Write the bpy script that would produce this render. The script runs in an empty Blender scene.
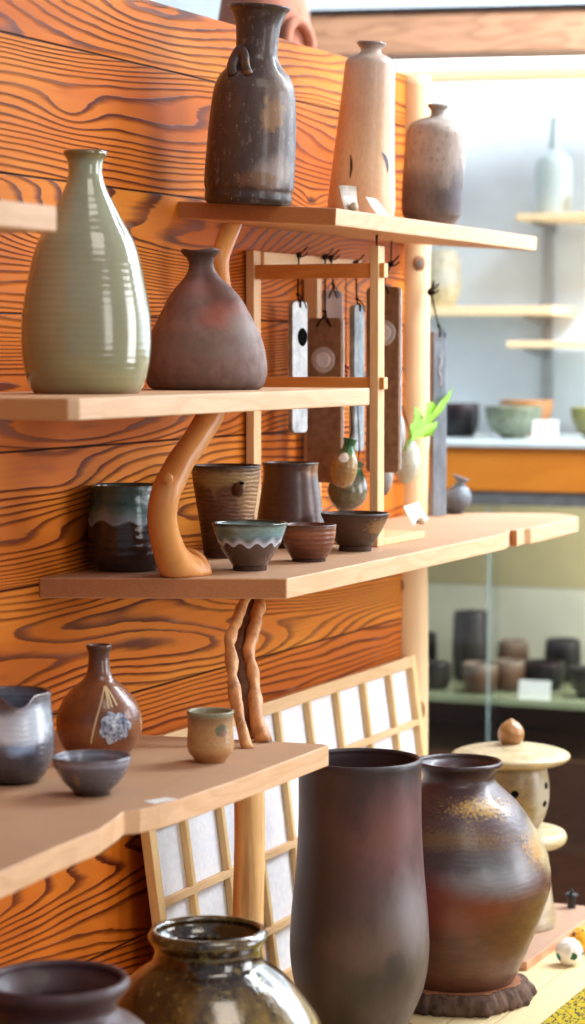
import bpy, bmesh, math, random
from mathutils import Vector, noise, Matrix

SC = bpy.context.scene
COL = SC.collection
random.seed(7)
PI = math.pi

# ------------------------------------------------------------------ camera
W, H = 585, 1024
F = 85.0 / 36.0 * 1024.0
CAM = Vector((1.25, 0.0, 1.30))
YAW = math.radians(23.8)
PITCH = math.atan(159.0 / F)
FH = Vector((-math.sin(YAW), math.cos(YAW), 0))
RT = Vector((math.cos(YAW), math.sin(YAW), 0))
FW = (FH * math.cos(PITCH) + Vector((0, 0, -math.sin(PITCH)))).normalized()
UP = RT.cross(FW).normalized()


def ray(px, py):
    return (FW + RT * ((px - 292.5) / F) + UP * ((512 - py) / F)).normalized()


def P(px, py, x):
    """point seen at a pixel, on the plane parallel to the wall at distance x from it"""
    d = ray(px, py)
    return CAM + d * ((x - CAM.x) / d.x)


def PZ(px, py, z):
    d = ray(px, py)
    return CAM + d * ((z - CAM.z) / d.z)


def PY(px, py, y):
    d = ray(px, py)
    return CAM + d * ((y - CAM.y) / d.y)


def zat(py, loc):
    """height of a pixel row at the distance of loc"""
    dh = (Vector((loc[0], loc[1], 0)) - Vector((CAM.x, CAM.y, 0))).dot(FH)
    v = (512 - py) / F
    c, s = math.cos(PITCH), math.sin(PITCH)
    return CAM.z + dh * (v * c - s) / (c + v * s)


def dep(loc):
    return (Vector(loc) - CAM).dot(FW)


# ------------------------------------------------------------------ nodes
def col(c, a=1.0):
    """sRGB 0-255 to linear rgba"""
    r = []
    for v in c[:3]:
        v = v / 255.0
        r.append(v / 12.92 if v <= 0.04045 else ((v + 0.055) / 1.055) ** 2.4)
    return (*r, a)


class NT:
    def __init__(s, name):
        s.m = bpy.data.materials.new(name)
        s.m.use_nodes = True
        s.t = s.m.node_tree
        s.t.nodes.clear()
        s.out = s.n('ShaderNodeOutputMaterial')

    def n(s, typ, **kw):
        nd = s.t.nodes.new(typ)
        for k, v in kw.items():
            setattr(nd, k, v)
        return nd

    def put(s, sock, v):
        if isinstance(v, bpy.types.NodeSocket):
            s.t.links.new(v, sock)
        elif v is not None:
            sock.default_value = v

    def coord(s, kind='Object'):
        return s.n('ShaderNodeTexCoord').outputs[kind]

    def vmath(s, op, a, b=None, out=0, scale=None):
        nd = s.n('ShaderNodeVectorMath', operation=op)
        s.put(nd.inputs[0], a)
        if b is not None:
            s.put(nd.inputs[1], b)
        if scale is not None:
            s.put(nd.inputs[3], scale)
        return nd.outputs['Value'] if op in ('LENGTH', 'DOT_PRODUCT', 'DISTANCE') else nd.outputs['Vector']

    def math(s, op, a, b=None, c=None, clamp=False):
        nd = s.n('ShaderNodeMath', operation=op)
        nd.use_clamp = clamp
        s.put(nd.inputs[0], a)
        if b is not None:
            s.put(nd.inputs[1], b)
        if c is not None:
            s.put(nd.inputs[2], c)
        return nd.outputs[0]

    def sep(s, v):
        return s.n('ShaderNodeSeparateXYZ').inputs and s._sep(v)

    def _sep(s, v):
        nd = s.n('ShaderNodeSeparateXYZ')
        s.put(nd.inputs[0], v)
        return nd.outputs[0], nd.outputs[1], nd.outputs[2]

    def comb(s, x, y, z):
        nd = s.n('ShaderNodeCombineXYZ')
        s.put(nd.inputs[0], x); s.put(nd.inputs[1], y); s.put(nd.inputs[2], z)
        return nd.outputs[0]

    def noise(s, v, scale=5, detail=3, rough=0.5, dist=0.0, out='Fac'):
        nd = s.n('ShaderNodeTexNoise')
        s.put(nd.inputs['Vector'], v)
        nd.inputs['Scale'].default_value = scale
        nd.inputs['Detail'].default_value = detail
        nd.inputs['Roughness'].default_value = rough
        nd.inputs['Distortion'].default_value = dist
        return nd.outputs[out]

    def voro(s, v, scale=5, out='Distance', feature='F1'):
        nd = s.n('ShaderNodeTexVoronoi')
        nd.feature = feature
        s.put(nd.inputs['Vector'], v)
        nd.inputs['Scale'].default_value = scale
        return nd.outputs[out]

    def ramp(s, f, stops, interp='LINEAR'):
        nd = s.n('ShaderNodeValToRGB')
        nd.color_ramp.interpolation = interp
        e = nd.color_ramp.elements
        while len(e) < len(stops):
            e.new(0.5)
        for k, (p, c) in enumerate(stops):
            e[k].position = p
            e[k].color = c if len(c) == 4 and max(c) <= 1.0 else col(c)
        s.put(nd.inputs[0], f)
        return nd.outputs[0]

    def rng(s, f, a, b, c=0.0, d=1.0, smooth=False):
        nd = s.n('ShaderNodeMapRange')
        nd.clamp = True
        if smooth:
            nd.interpolation_type = 'SMOOTHSTEP'
        s.put(nd.inputs[0], f)
        for k, v in zip((1, 2, 3, 4), (a, b, c, d)):
            s.put(nd.inputs[k], v)
        return nd.outputs[0]

    def mix(s, f, a, b, mode='MIX'):
        nd = s.n('ShaderNodeMix', data_type='RGBA', blend_type=mode)
        s.put(nd.inputs['Factor'], f)
        s.put(nd.inputs['A'], a if isinstance(a, bpy.types.NodeSocket) else (a if max(a) <= 1.0 and len(a) == 4 else col(a)))
        s.put(nd.inputs['B'], b if isinstance(b, bpy.types.NodeSocket) else (b if max(b) <= 1.0 and len(b) == 4 else col(b)))
        return nd.outputs['Result']

    def fin(s, base, rough=0.5, spec=0.5, bump=None, bstr=0.3, bdist=0.002, coat=0.0, coat_rough=0.1, sheen=0.0, metal=0.0):
        b = s.n('ShaderNodeBsdfPrincipled')
        s.put(b.inputs['Base Color'], base if isinstance(base, bpy.types.NodeSocket) else col(base))
        s.put(b.inputs['Roughness'], rough)
        s.put(b.inputs['Specular IOR Level'], spec)
        b.inputs['Coat Weight'].default_value = coat
        b.inputs['Coat Roughness'].default_value = coat_rough
        b.inputs['Metallic'].default_value = metal
        b.inputs['Sheen Weight'].default_value = sheen
        if bump is not None:
            bn = s.n('ShaderNodeBump')
            bn.inputs['Strength'].default_value = bstr
            bn.inputs['Distance'].default_value = bdist
            s.put(bn.inputs['Height'], bump)
            s.t.links.new(bn.outputs[0], b.inputs['Normal'])
        s.t.links.new(b.outputs[0], s.out.inputs[0])
        return s.m


def plain(name, c, rough=0.6, spec=0.4, var=0.12, scale=30, metal=0.0, bstr=0.1):
    t = NT(name)
    v = t.coord()
    n = t.noise(v, scale, 4)
    c2 = tuple(max(0, x * (1 - var * 2)) for x in c)
    base = t.mix(t.rng(n, .3, .7), c2, c)
    return t.fin(base, rough, spec, bump=n, bstr=bstr, metal=metal)


def front(a, gz, k=1.0):
    """bounding-box coordinates (0-1) of the spot on a turned pot that faces
    the camera side, a = -1 left outline .. 1 right outline"""
    c = math.sqrt(max(0, 1 - a * a))
    v = RT * a + (-FH) * c
    return (0.5 + 0.5 * k * v.x, 0.5 + 0.5 * k * v.y, gz)


def pot_mat(name, stops, wob=0.05, wsc=4.0, spots=(), patches=(), rough=0.4, rough2=None, rings=0.0,
            ringn=40, spec=0.5, coat=0.0, bstr=0.25, drip=None, mottle=0.12, msc=9.0, msq=1.0, interp='LINEAR'):
    """stops: (height 0-1, colour); drip: (height, amp, freq, colour below replaced above)"""
    t = NT(name)
    g = t.coord('Generated')
    ob = t.coord('Object')
    gx, gy, gz = t._sep(g)
    n1 = t.noise(g, wsc, 3)
    h = t.math('ADD', gz, t.math('MULTIPLY', t.math('SUBTRACT', n1, .5), wob * 2))
    c = t.ramp(h, [(p, col(cc)) for p, cc in stops], interp)
    # mottle
    v2 = t.vmath('MULTIPLY', g, (1, 1, msq))
    n2 = t.noise(v2, msc, 5, .6)
    c = t.mix(t.rng(n2, .35, .7, 0, mottle * 3), c, t.mix(1.0, c, (90, 80, 80), 'MULTIPLY'))
    for (ctr, rad, cc, amp, nsc, soft, dens) in patches:
        v = t.vmath('SUBTRACT', g, tuple(ctr))
        v = t.vmath('DIVIDE', v, tuple(rad))
        L = t.vmath('LENGTH', v)
        nn = t.noise(g, nsc, 5, .62)
        L = t.math('ADD', L, t.math('MULTIPLY', t.math('SUBTRACT', nn, .5), amp * 2))
        f = t.rng(L, 1.0, 1.0 - soft, 0, dens, True)
        c = t.mix(f, c, cc)
    for (sc_, lo, hi, cc, dens) in spots:
        nn = t.noise(g, sc_, 3, .6)
        c = t.mix(t.rng(nn, lo, hi, 0, dens), c, cc)
    if drip:
        dh, amp, fq, cc, edge = drip
        ang = t.math('ARCTAN2', t.math('SUBTRACT', gy, .5), t.math('SUBTRACT', gx, .5))
        w = t.math('SINE', t.math('MULTIPLY', ang, fq))
        w2 = t.noise(t.comb(gx, gy, 0.0), 3.5, 2)
        lim = t.math('ADD', dh, t.math('ADD', t.math('MULTIPLY', w, amp), t.math('MULTIPLY', t.math('SUBTRACT', w2, .5), amp * 3)))
        dd = t.math('SUBTRACT', gz, lim)
        c = t.mix(t.rng(dd, -0.005, .012), cc, c)
        if edge:
            band = t.math('MULTIPLY', t.rng(dd, -.01, .02), t.rng(dd, .16, .02))
            c = t.mix(band, c, edge)
    hgt = t.math('MULTIPLY', n2, .6)
    if rings:
        rr = t.math('SINE', t.math('MULTIPLY', h, ringn * 6.28))
        hgt = t.math('ADD', hgt, t.math('MULTIPLY', rr, rings * .38))
    r = t.rng(n2, .3, .75, rough, rough2 if rough2 is not None else min(1, rough * 1.5))
    return t.fin(c, r, spec, bump=hgt, bstr=bstr, bdist=.0022, coat=coat)


# ------------------------------------------------------------------ object helpers
def link(name, me, mat, parent=None, smooth=True):
    o = bpy.data.objects.new(name, me)
    COL.objects.link(o)
    if mat:
        me.materials.append(mat)
    if parent is not None:
        o.parent = parent
    if smooth:
        for p in me.polygons:
            p.use_smooth = True
    return o


def tag(o, label=None, cat=None, group=None, kind=None):
    if label: o['label'] = label
    if cat: o['category'] = cat
    if group: o['group'] = group
    if kind: o['kind'] = kind
    return o


def empty(name, loc, label, cat, group=None, rot=(0, 0, 0)):
    o = bpy.data.objects.new(name, None)
    COL.objects.link(o)
    o.location = loc
    o.rotation_euler = rot
    o.empty_display_size = .02
    return tag(o, label, cat, group)


def tomesh(name, bm):
    me = bpy.data.meshes.new(name)
    bmesh.ops.recalc_face_normals(bm, faces=bm.faces)
    bm.to_mesh(me)
    bm.free()
    return me


def box_bm(lo, hi, bev=0.0, seg=2):
    bm = bmesh.new()
    bmesh.ops.create_cube(bm, size=1)
    for v in bm.verts:
        v.co = Vector((lo[k] + (v.co[k] + .5) * (hi[k] - lo[k]) for k in range(3)))
    if bev > 0:
        bmesh.ops.bevel(bm, geom=bm.edges[:], offset=bev, segments=seg, affect='EDGES', profile=.5)
    return bm


def box(name, lo, hi, mat, parent=None, bev=0.002, off=None):
    """off: origin to subtract (world coords given, parent at off)"""
    if off is not None:
        lo = tuple(lo[k] - off[k] for k in range(3)); hi = tuple(hi[k] - off[k] for k in range(3))
    return link(name, tomesh(name, box_bm(lo, hi, bev)), mat, parent, smooth=False)


def obox(name, lo, hi, mat, bev=.002):
    """a box whose origin is the middle of its base"""
    o = Vector(((lo[0] + hi[0]) / 2, (lo[1] + hi[1]) / 2, lo[2]))
    b = box(name, lo, hi, mat, None, bev, o)
    b.location = o
    return b


def prism_bm(pts, z0, z1, bev=0.002):
    bm = bmesh.new()
    a = [bm.verts.new((p[0], p[1], z0)) for p in pts]
    b = [bm.verts.new((p[0], p[1], z1)) for p in pts]
    n = len(pts)
    bm.faces.new(a[::-1]); bm.faces.new(b)
    for k in range(n):
        bm.faces.new((a[k], a[(k + 1) % n], b[(k + 1) % n], b[k]))
    bmesh.ops.recalc_face_normals(bm, faces=bm.faces)
    if bev:
        ed = [e for e in bm.edges if len(e.link_faces) == 2 and e.calc_face_angle(0) > .6]
        bmesh.ops.bevel(bm, geom=ed, offset=bev, segments=2, affect='EDGES', profile=.5)
    return bm


def catmull(pts, sub=5):
    out = []
    n = len(pts)
    for k in range(n - 1):
        p0 = pts[max(k - 1, 0)]; p1 = pts[k]; p2 = pts[k + 1]; p3 = pts[min(k + 2, n - 1)]
        for j in range(sub):
            t = j / sub
            out.append(tuple(0.5 * ((2 * b) + (-a + c) * t + (2 * a - 5 * b + 4 * c - d) * t * t + (-a + 3 * b - 3 * c + d) * t ** 3)
                             for a, b, c, d in zip(p0, p1, p2, p3)))
    out.append(tuple(pts[-1]))
    return out


def lathe_bm(prof, t=.004, seg=72, inner=True, deform=None, sub=4, lip=None, foot_in=.0):
    """prof (r,z) from the base up to the rim"""
    outer = catmull(prof, sub)
    lip = lip if lip is not None else t * .5
    ring = [(max(r, .0004), z) for r, z in outer]
    if inner:
        rt, zt = ring[-1]
        ring.append((rt - t * .25, zt + lip * .7))
        ring.append((rt - t * .7, zt + lip * .7))
        inn = []
        zb = ring[0][1] + t * 1.6
        for r, z in reversed(outer[:-1]):
            if z > zb:
                inn.append((max(r - t, .0012), z))
        ring += [(rt - t, zt)] + inn
        ring.append((max(inn[-1][0] * .8, .001) if inn else .001, zb))
        ring.append((.0005, zb - .0005))
    bm = bmesh.new()
    rows = []
    for (r, z) in ring:
        row = []
        for k in range(seg):
            a = 2 * PI * k / seg
            p = Vector((r * math.cos(a), r * math.sin(a), z))
            if deform:
                p = deform(p, a, r, z)
            row.append(bm.verts.new(p))
        rows.append(row)
    for i in range(len(rows) - 1):
        for k in range(seg):
            k2 = (k + 1) % seg
            bm.faces.new((rows[i][k], rows[i][k2], rows[i + 1][k2], rows[i + 1][k]))
    bm.faces.new(rows[0][::-1])
    bm.faces.new(rows[-1])
    return bm


def handmade(amp=.0006, sc=18, seed=0):
    def f(p, a, r, z):
        n = noise.noise(Vector((p.x * sc + seed * 3.1, p.y * sc + seed, z * sc * .6)))
        k = 1 + n * amp / max(r, .01)
        return Vector((p.x * k, p.y * k, p.z))
    return f


def vessel(name, label, cat, px, w, zb, prof, mat, t=.004, group=None, rot=None, deform=None, seg=72, inner=True,
           loc=None, lip=None, sub=4, parent=None, basefix=True):
    """prof: (pixel row, half width in pixels) from the rim down to the base"""
    if loc is None:
        loc = P(px, 353, w)
        loc = Vector((w, loc.y, zb))
    d = dep(Vector(loc))
    pr = []
    for (y, hw) in prof:
        z = zat(y, loc) - zb
        pr.append((hw * d / F, z))
    pr.reverse()
    if basefix:
        z0 = pr[0][1]
        pr[0] = (pr[0][0], 0.0)
        if len(pr) > 1 and pr[1][1] <= 0.001:
            pr[1] = (pr[1][0], .0015)
    bm = lathe_bm(pr, t, seg, inner, deform or handmade(seed=px), sub, lip)
    o = link(name, tomesh(name, bm), mat, parent)
    o.location = loc
    if rot: o.rotation_euler = rot
    if label: tag(o, label, cat, group)
    o_prof[o.name] = pr
    return o


o_prof = {}


def rad_at(pr, z):
    pts = catmull(pr, 6)
    for (r0, z0), (r1, z1) in zip(pts, pts[1:]):
        if z0 <= z <= z1:
            f = (z - z0) / max(z1 - z0, 1e-6)
            return r0 + (r1 - r0) * f
    return pts[-1][0] if z > pts[-1][1] else pts[0][0]


def wrap(name, parent, a, py, shape, mat, lift=.0005, rings=5, n=28):
    """a flat mark laid onto the surface of a turned pot. a: -1..1 across the front,
    py its pixel row, shape(theta)->radius in metres (or list of uv offsets)"""
    pr = o_prof[parent.name]
    zc = zat(py, parent.location) - parent.location.z
    r0 = rad_at(pr, zc)
    c = math.sqrt(max(0, 1 - a * a))
    dv = RT * a + (-FH) * c
    ang = math.atan2(dv.y, dv.x)
    bm = bmesh.new()

    def sp(u, v):
        z = zc + v
        r = rad_at(pr, z) + lift
        an = ang + u / r0
        return Vector((r * math.cos(an), r * math.sin(an), z))
    if callable(shape):
        ctr = bm.verts.new(sp(0, 0))
        prev = None
        for k in range(1, rings + 1):
            row = []
            for j in range(n):
                th = 2 * PI * j / n
                R = shape(th) * k / rings
                row.append(bm.verts.new(sp(R * math.cos(th), R * math.sin(th))))
            for j in range(n):
                j2 = (j + 1) % n
                if prev is None:
                    bm.faces.new((ctr, row[j], row[j2]))
                else:
                    bm.faces.new((prev[j], row[j], row[j2], prev[j2]))
            prev = row
    else:   # a stroke: [(u, v, halfwidth)]
        pts = catmull(shape, 5)
        prev = None
        for i, (u, v, hw) in enumerate(pts):
            q = pts[min(i + 1, len(pts) - 1)]; p_ = pts[max(i - 1, 0)]
            du, dvv = q[0] - p_[0], q[1] - p_[1]
            L = math.hypot(du, dvv) or 1
            nx, ny = -dvv / L * hw, du / L * hw
            row = (bm.verts.new(sp(u + nx, v + ny)), bm.verts.new(sp(u, v)), bm.verts.new(sp(u - nx, v - ny)))
            if prev:
                for k in (0, 1):
                    bm.faces.new((prev[k], prev[k + 1], row[k + 1], row[k]))
            prev = row
    me = bpy.data.meshes.new(name)
    bmesh.ops.recalc_face_normals(bm, faces=bm.faces)
    # thickness so that the mark is a real layer of slip
    bm.normal_update()
    bm.to_mesh(me); bm.free()
    return link(name, me, mat, parent)


def tube_bm(path, radii, seg=10, sub=4, rough=0.0, rsc=20, seed=0, flat=1.0, bm=None, zc=None):
    pts = [(p[0], p[1], p[2], r) for p, r in zip(path, radii if hasattr(radii, '__len__') else [radii] * len(path))]
    if sub > 1: pts = catmull(pts, sub)
    bm = bm or bmesh.new()
    prev = None
    first = None
    nrm = None
    for i, p in enumerate(pts):
        c = Vector(p[:3]); r = p[3]
        q = Vector(pts[min(i + 1, len(pts) - 1)][:3]) - Vector(pts[max(i - 1, 0)][:3])
        if q.length < 1e-9: q = Vector((0, 0, 1))
        q.normalize()
        if nrm is None:
            nrm = q.orthogonal().normalized()
            ref = Vector((1, 0, 0)) if abs(q.x) < .8 else Vector((0, 1, 0))
            nrm = (ref - q * ref.dot(q)).normalized()
        nrm = (nrm - q * nrm.dot(q)).normalized()
        bn = q.cross(nrm)
        row = []
        for k in range(seg):
            a = 2 * PI * k / seg
            dd = nrm * math.cos(a) + bn * math.sin(a) * flat
            rr = r
            co = c + dd * rr
            if rough:
                co = c + dd * rr * (1 + rough * noise.noise(Vector((co.x * rsc + seed, co.y * rsc, co.z * rsc * .4))))
            if zc:
                co.z = min(max(co.z, zc[0]), zc[1])
            row.append(bm.verts.new(co))
        if prev:
            for k in range(seg):
                k2 = (k + 1) % seg
                bm.faces.new((prev[k], prev[k2], row[k2], row[k]))
        else:
            first = row
        prev = row
    bm.faces.new(first[::-1]); bm.faces.new(prev)
    return bm


def tube(name, path, radii, mat, parent=None, off=None, **kw):
    if off is not None:
        path = [Vector(p) - Vector(off) for p in path]
    return link(name, tomesh(name, tube_bm(path, radii, **kw)), mat, parent)


# ------------------------------------------------------------------ wood materials
def cedar_wall():
    t = NT('cedar planks')
    p = t.coord('Object')
    x, y, z = t._sep(p)
    zz = t.math('DIVIDE', t.math('ADD', z, 1.30 - 1.62 + .0 + 1.4 - 1.30 + .0), .14)   # seams every 14 cm, one at z = 1.62
    i = t.math('FLOOR', zz)
    fr = t.math('SUBTRACT', zz, i)
    v = t.comb(t.math('ADD', t.math('MULTIPLY', y, 1.05), t.math('MULTIPLY', i, 7.31)),
               t.math('ADD', t.math('MULTIPLY', z, 8.5), t.math('MULTIPLY', i, 3.7)), t.math('MULTIPLY', i, 2.3))
    n = t.noise(v, 1.0, 1.0, .4, .15)
    n = t.math('ADD', n, t.math('MULTIPLY', t.noise(t.comb(t.math('MULTIPLY', y, 7), t.math('MULTIPLY', z, 22), i), 1.0, 2), .035))
    # knots
    vk = t.comb(t.math('ADD', t.math('MULTIPLY', y, 3.0), t.math('MULTIPLY', i, 5.17)), t.math('MULTIPLY', z, 9.0), t.math('MULTIPLY', i, 4.0))
    k = t.voro(vk, .7)
    kn = t.math('POWER', t.math('SUBTRACT', 1.0, t.rng(k, 0, .30)), 2.5)
    fine = t.noise(t.comb(t.math('MULTIPLY', y, 7), t.math('MULTIPLY', z, 190), i), 1.0, 3, .6)
    rnd = t.math('FRACT', t.math('MULTIPLY', t.math('SINE', t.math('MULTIPLY', i, 12.9)), 43.7))
    cnt = t.math('ADD', 20.0, t.math('MULTIPLY', rnd, 14.0))
    rnd2 = t.math('FRACT', t.math('MULTIPLY', t.math('SINE', t.math('MULTIPLY', i, 7.7)), 91.3))
    lin = t.math('MULTIPLY', z, t.math('ADD', 30.0, t.math('MULTIPLY', rnd2, 130.0)))
    f = t.math('ADD', t.math('ADD', t.math('MULTIPLY', n, cnt), lin), t.math('MULTIPLY', kn, 3.2))
    f = t.math('ADD', f, t.math('MULTIPLY', fine, .30))
    f = t.math('FRACT', f)
    line = t.math('MULTIPLY', t.rng(f, .5, .88, 0, 1, True), t.rng(f, 1.0, .94, 0, 1))
    big = t.noise(t.comb(t.math('MULTIPLY', y, 1.3), t.math('MULTIPLY', z, 5), i), 1.5, 3)
    tone = t.ramp(big, [(.25, (184, 88, 16)), (.5, (206, 114, 26)), (.75, (222, 144, 48))])
    tone = t.mix(t.rng(fine, .35, .7, 0, .4), tone, (196, 96, 38))
    lf = t.math('ADD', t.math('MULTIPLY', line, t.rng(t.noise(t.vmath('MULTIPLY', p, (1, 4, 14)), 1.0, 3), .3, .6, .55, 1.0)), 0.0)
    c = t.mix(lf, tone, (88, 30, 12))
    core = t.rng(k, .045, .02)
    c = t.mix(t.math('MULTIPLY', core, .9), c, (62, 28, 18))
    grain_sheen = t.math('MULTIPLY', t.rng(t.noise(t.comb(t.math('MULTIPLY', y, 5), t.math('MULTIPLY', z, 26), i), 1.0, 3), .64, .74), line)  # pale sheen on the raised grain, painted into the colour
    c = t.mix(t.math('MULTIPLY', grain_sheen, .4), c, (200, 160, 148))
    seam = t.rng(t.math('ABSOLUTE', t.math('SUBTRACT', fr, .5)), .489, .4965)
    c = t.mix(seam, c, (50, 18, 8))
    h = t.math('SUBTRACT', t.math('MULTIPLY', line, .8), t.math('MULTIPLY', seam, 3.0))
    return t.fin(c, t.rng(line, 0, 1, .58, .45), .13, bump=h, bstr=.6, bdist=.002)


def board_wood(name, light, dark, top=None, axis=1, contrast=.6, rough=.55, sc=1.0, spec=.35, bstr=.15, end_tone=None):
    """board with soft grain; top: colour of the faces that point up; end faces: end grain with the fall of light painted in"""
    t = NT(name)
    p = t.coord('Object')
    x, y, z = t._sep(p)
    a = [x, y, z][axis]
    o1, o2 = [q for k, q in enumerate((x, y, z)) if k != axis]
    v = t.comb(t.math('MULTIPLY', a, 3.0 * sc), t.math('MULTIPLY', o1, 16 * sc), t.math('MULTIPLY', o2, 16 * sc))
    n = t.noise(v, 1.0, 2, .5, .2)
    f = t.math('FRACT', t.math('MULTIPLY', n, 9))
    ln = t.math('MULTIPLY', t.rng(f, .3, .9, 0, 1, True), t.rng(f, 1, .93))
    fn = t.noise(t.comb(t.math('MULTIPLY', a, 30 * sc), t.math('MULTIPLY', o1, 420 * sc), t.math('MULTIPLY', o2, 420 * sc)), 1.0, 3, .6)
    c = t.mix(t.math('MULTIPLY', ln, contrast), light, dark)
    c = t.mix(t.rng(fn, .35, .7, 0, .35), c, dark)
    if top:
        gn = t.noise(p, 9, 4)
        nz = t._sep(t.coord('Normal'))[2]
        ft = t.math('MULTIPLY', t.rng(nz, .8, .95), t.rng(gn, .2, .6, .7, 1.0))
        c = t.mix(ft, c, t.mix(t.rng(fn, .35, .7, 0, .25), top, dark))
    if end_tone:
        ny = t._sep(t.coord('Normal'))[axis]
        c = t.mix(t.rng(t.math('ABSOLUTE', ny), .8, .95), c, t.mix(t.rng(fn, .35, .7, 0, .4), end_tone, dark))
    return t.fin(c, rough, spec, bump=t.math('ADD', fn, ln), bstr=bstr, bdist=.001)


def log_wood(name, light, mid, dark, stretch=.12, sc=60, rough=.45, lines=.5):
    t = NT(name)
    p = t.coord('Object')
    x, y, z = t._sep(p)
    v = t.comb(x, y, t.math('MULTIPLY', z, stretch))
    n = t.noise(v, sc, 4, .6, .3)
    b = t.noise(p, 14, 3)
    c = t.ramp(b, [(.3, col(mid)), (.65, col(light))])
    c = t.mix(t.rng(n, .45, .72, 0, lines), c, dark)
    return t.fin(c, rough, .4, bump=n, bstr=.25, bdist=.0015)


M = {}
M['cedar'] = cedar_wall()
M['shelf'] = board_wood('pale zelkova shelf board', (226, 182, 142), (196, 144, 98), top=(186, 148, 118), contrast=.3, end_tone=(178, 108, 60))  # darker ends: natural end grain plus shade painted into the tone
M['shelf_pale'] = board_wood('pale shelf board', (226, 186, 148), (202, 154, 110), contrast=.35, end_tone=(206, 152, 100))
M['frame'] = board_wood('cypress stick', (228, 190, 142), (208, 156, 100), axis=2, contrast=.25)
M['frame_y'] = board_wood('cypress rail', (228, 190, 142), (208, 156, 100), axis=1, contrast=.25)
M['frame_x_shaded'] = board_wood('cypress crossrail with painted shade', (214, 144, 72), (180, 104, 46), axis=0, contrast=.25, end_tone=(234, 196, 140))  # same cypress, darker: the crossrails' shade is painted into the colour
M['shoji_w'] = board_wood('shoji lattice wood', (236, 202, 146), (212, 168, 108), axis=2, contrast=.25)
M['log'] = log_wood('peeled log', (234, 186, 120), (222, 160, 92), (170, 104, 54), lines=.35)
M['branch'] = log_wood('polished branch', (228, 160, 92), (206, 130, 64), (150, 82, 36), stretch=.3, sc=22, rough=.32, lines=.3)
M['vine'] = log_wood('twisted stem', (228, 168, 110), (200, 130, 76), (110, 62, 36), stretch=.15, sc=90, rough=.5, lines=.7)
M['vinebark'] = log_wood('stem bark', (140, 96, 66), (98, 64, 46), (58, 38, 30), stretch=.15, sc=110, rough=.8, lines=.8)
M['logsup'] = log_wood('grained log', (238, 194, 134), (216, 164, 104), (132, 80, 46), stretch=.06, sc=75, rough=.5, lines=.75)
M['white'] = plain('white card', (246, 244, 238), .7, .2, .03)
M['cord'] = plain('dark cord', (52, 34, 28), .9, .1, .2, 400)
M['dark'] = plain('black hole', (14, 10, 8), .9, .1, .1)

# ------------------------------------------------------------------ setting
ZP = 1.30 - .78        # top of the display platform
wall = box('wall_left', (-.03, .9, .0), (0, 3.232, 1.30 + .394), M['cedar'], None, .0015)
tag(wall, kind='structure')

# peeled log post at the wall's end
t = NT('post wood')
p_ = t.coord('Object'); x_, y_, z_ = t._sep(p_)
nn = t.noise(t.comb(t.math('MULTIPLY', x_, 1), t.math('MULTIPLY', y_, 1), t.math('MULTIPLY', z_, .05)), 55, 3, .5, .4)
cc_ = t.mix(t.rng(nn, .45, .75, 0, .4), (230, 194, 148), (206, 158, 108))
M['post'] = t.fin(cc_, .55, .3, bump=nn, bstr=.15)
po = empty('log_post', (0.0, 3.262, 0), 'pale peeled log post with knots closing the end of the cedar wall', 'post')
zs = [0, .3, .52, .7, .9, 1.0, 1.1, 1.2, 1.3, 1.45, 1.6, 1.694]
rs = [.043, .043, .042, .041, .039, .037, .034, .033, .0325, .0325, .0315, .031]
sh_ = [-.014, -.014, -.013, -.012, -.010, -.008, -.006, -.004, -.003, -.002, .0, .0]
xo = [0, 0, 0, .001, 0, -.001, 0, .001, 0, 0, .001, 0]
tube('trunk', [(-.006 + a + RT.x * s_, RT.y * s_, b) for a, b, s_ in zip(xo, zs, sh_)], rs, M['post'], po, seg=36, rough=.06, rsc=8)
M['knot'] = plain('grey knot', (120, 110, 108), .7, .3, .2, 90)
M['knotrim'] = plain('brown knot collar', (170, 112, 66), .6, .3, .2, 60)
for (px, py, r) in ((420.5, 264, .006), (405, 583, .0055), (422, 708, .0075)):
    # knots sit on the camera side of the round trunk
    zc = zat(py, (0.0, 3.262, 0))
    a = max(-.97, min(.97, ((px - 292.5) * dep(Vector((0, 3.262, zc))) / F - (Vector((-.006, 3.262, 0)) - CAM).dot(RT)) / .032))
    dv = RT * a + (-FH) * math.sqrt(1 - a * a)
    rk_ = .0322 if py < 400 else .040; sk_ = -.003 if py < 400 else -.011
    c0 = Vector((-.006 + RT.x * sk_, RT.y * sk_, zc)) + dv * rk_
    bm = bmesh.new()
    bmesh.ops.create_uvsphere(bm, u_segments=20, v_segments=12, radius=1)
    q = dv.to_track_quat('Z', 'Y').to_matrix()
    for v in bm.verts:
        v.co = c0 + q @ Vector((v.co.x * r * 1.7, v.co.y * r * 2.1, v.co.z * r * .3))
    k1 = link('knot', tomesh('knot', bm), M['knotrim'], po)
    bm = bmesh.new()
    bmesh.ops.create_uvsphere(bm, u_segments=16, v_segments=10, radius=1)
    for v in bm.verts:
        v.co = c0 + dv * r * .18 + q @ Vector((v.co.x * r * .9, v.co.y * r * 1.1, v.co.z * r * .22))
    link('knot_core', tomesh('knot_core', bm), M['knot'], k1)

# floor, far walls
M['floor'] = plain('dark shop floor', (92, 74, 62), .5, .4, .2, 6)
fl = box('floor', (-2.6, -1.0, -.05), (4.6, 5.6, 0), M['floor'], None, 0); tag(fl, kind='structure')
M['backwall'] = plain('white plaster', (226, 236, 244), .85, .2, .02, 12)
bw = box('wall_back', (-2.6, 5.12, 0), (4.6, 5.2, 2.9), M['backwall'], None, 0); tag(bw, kind='structure')
lw = box('wall_far_left', (-2.68, -1.0, 0), (-2.6, 5.2, 2.9), M['backwall'], None, 0); tag(lw, kind='structure')

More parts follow.
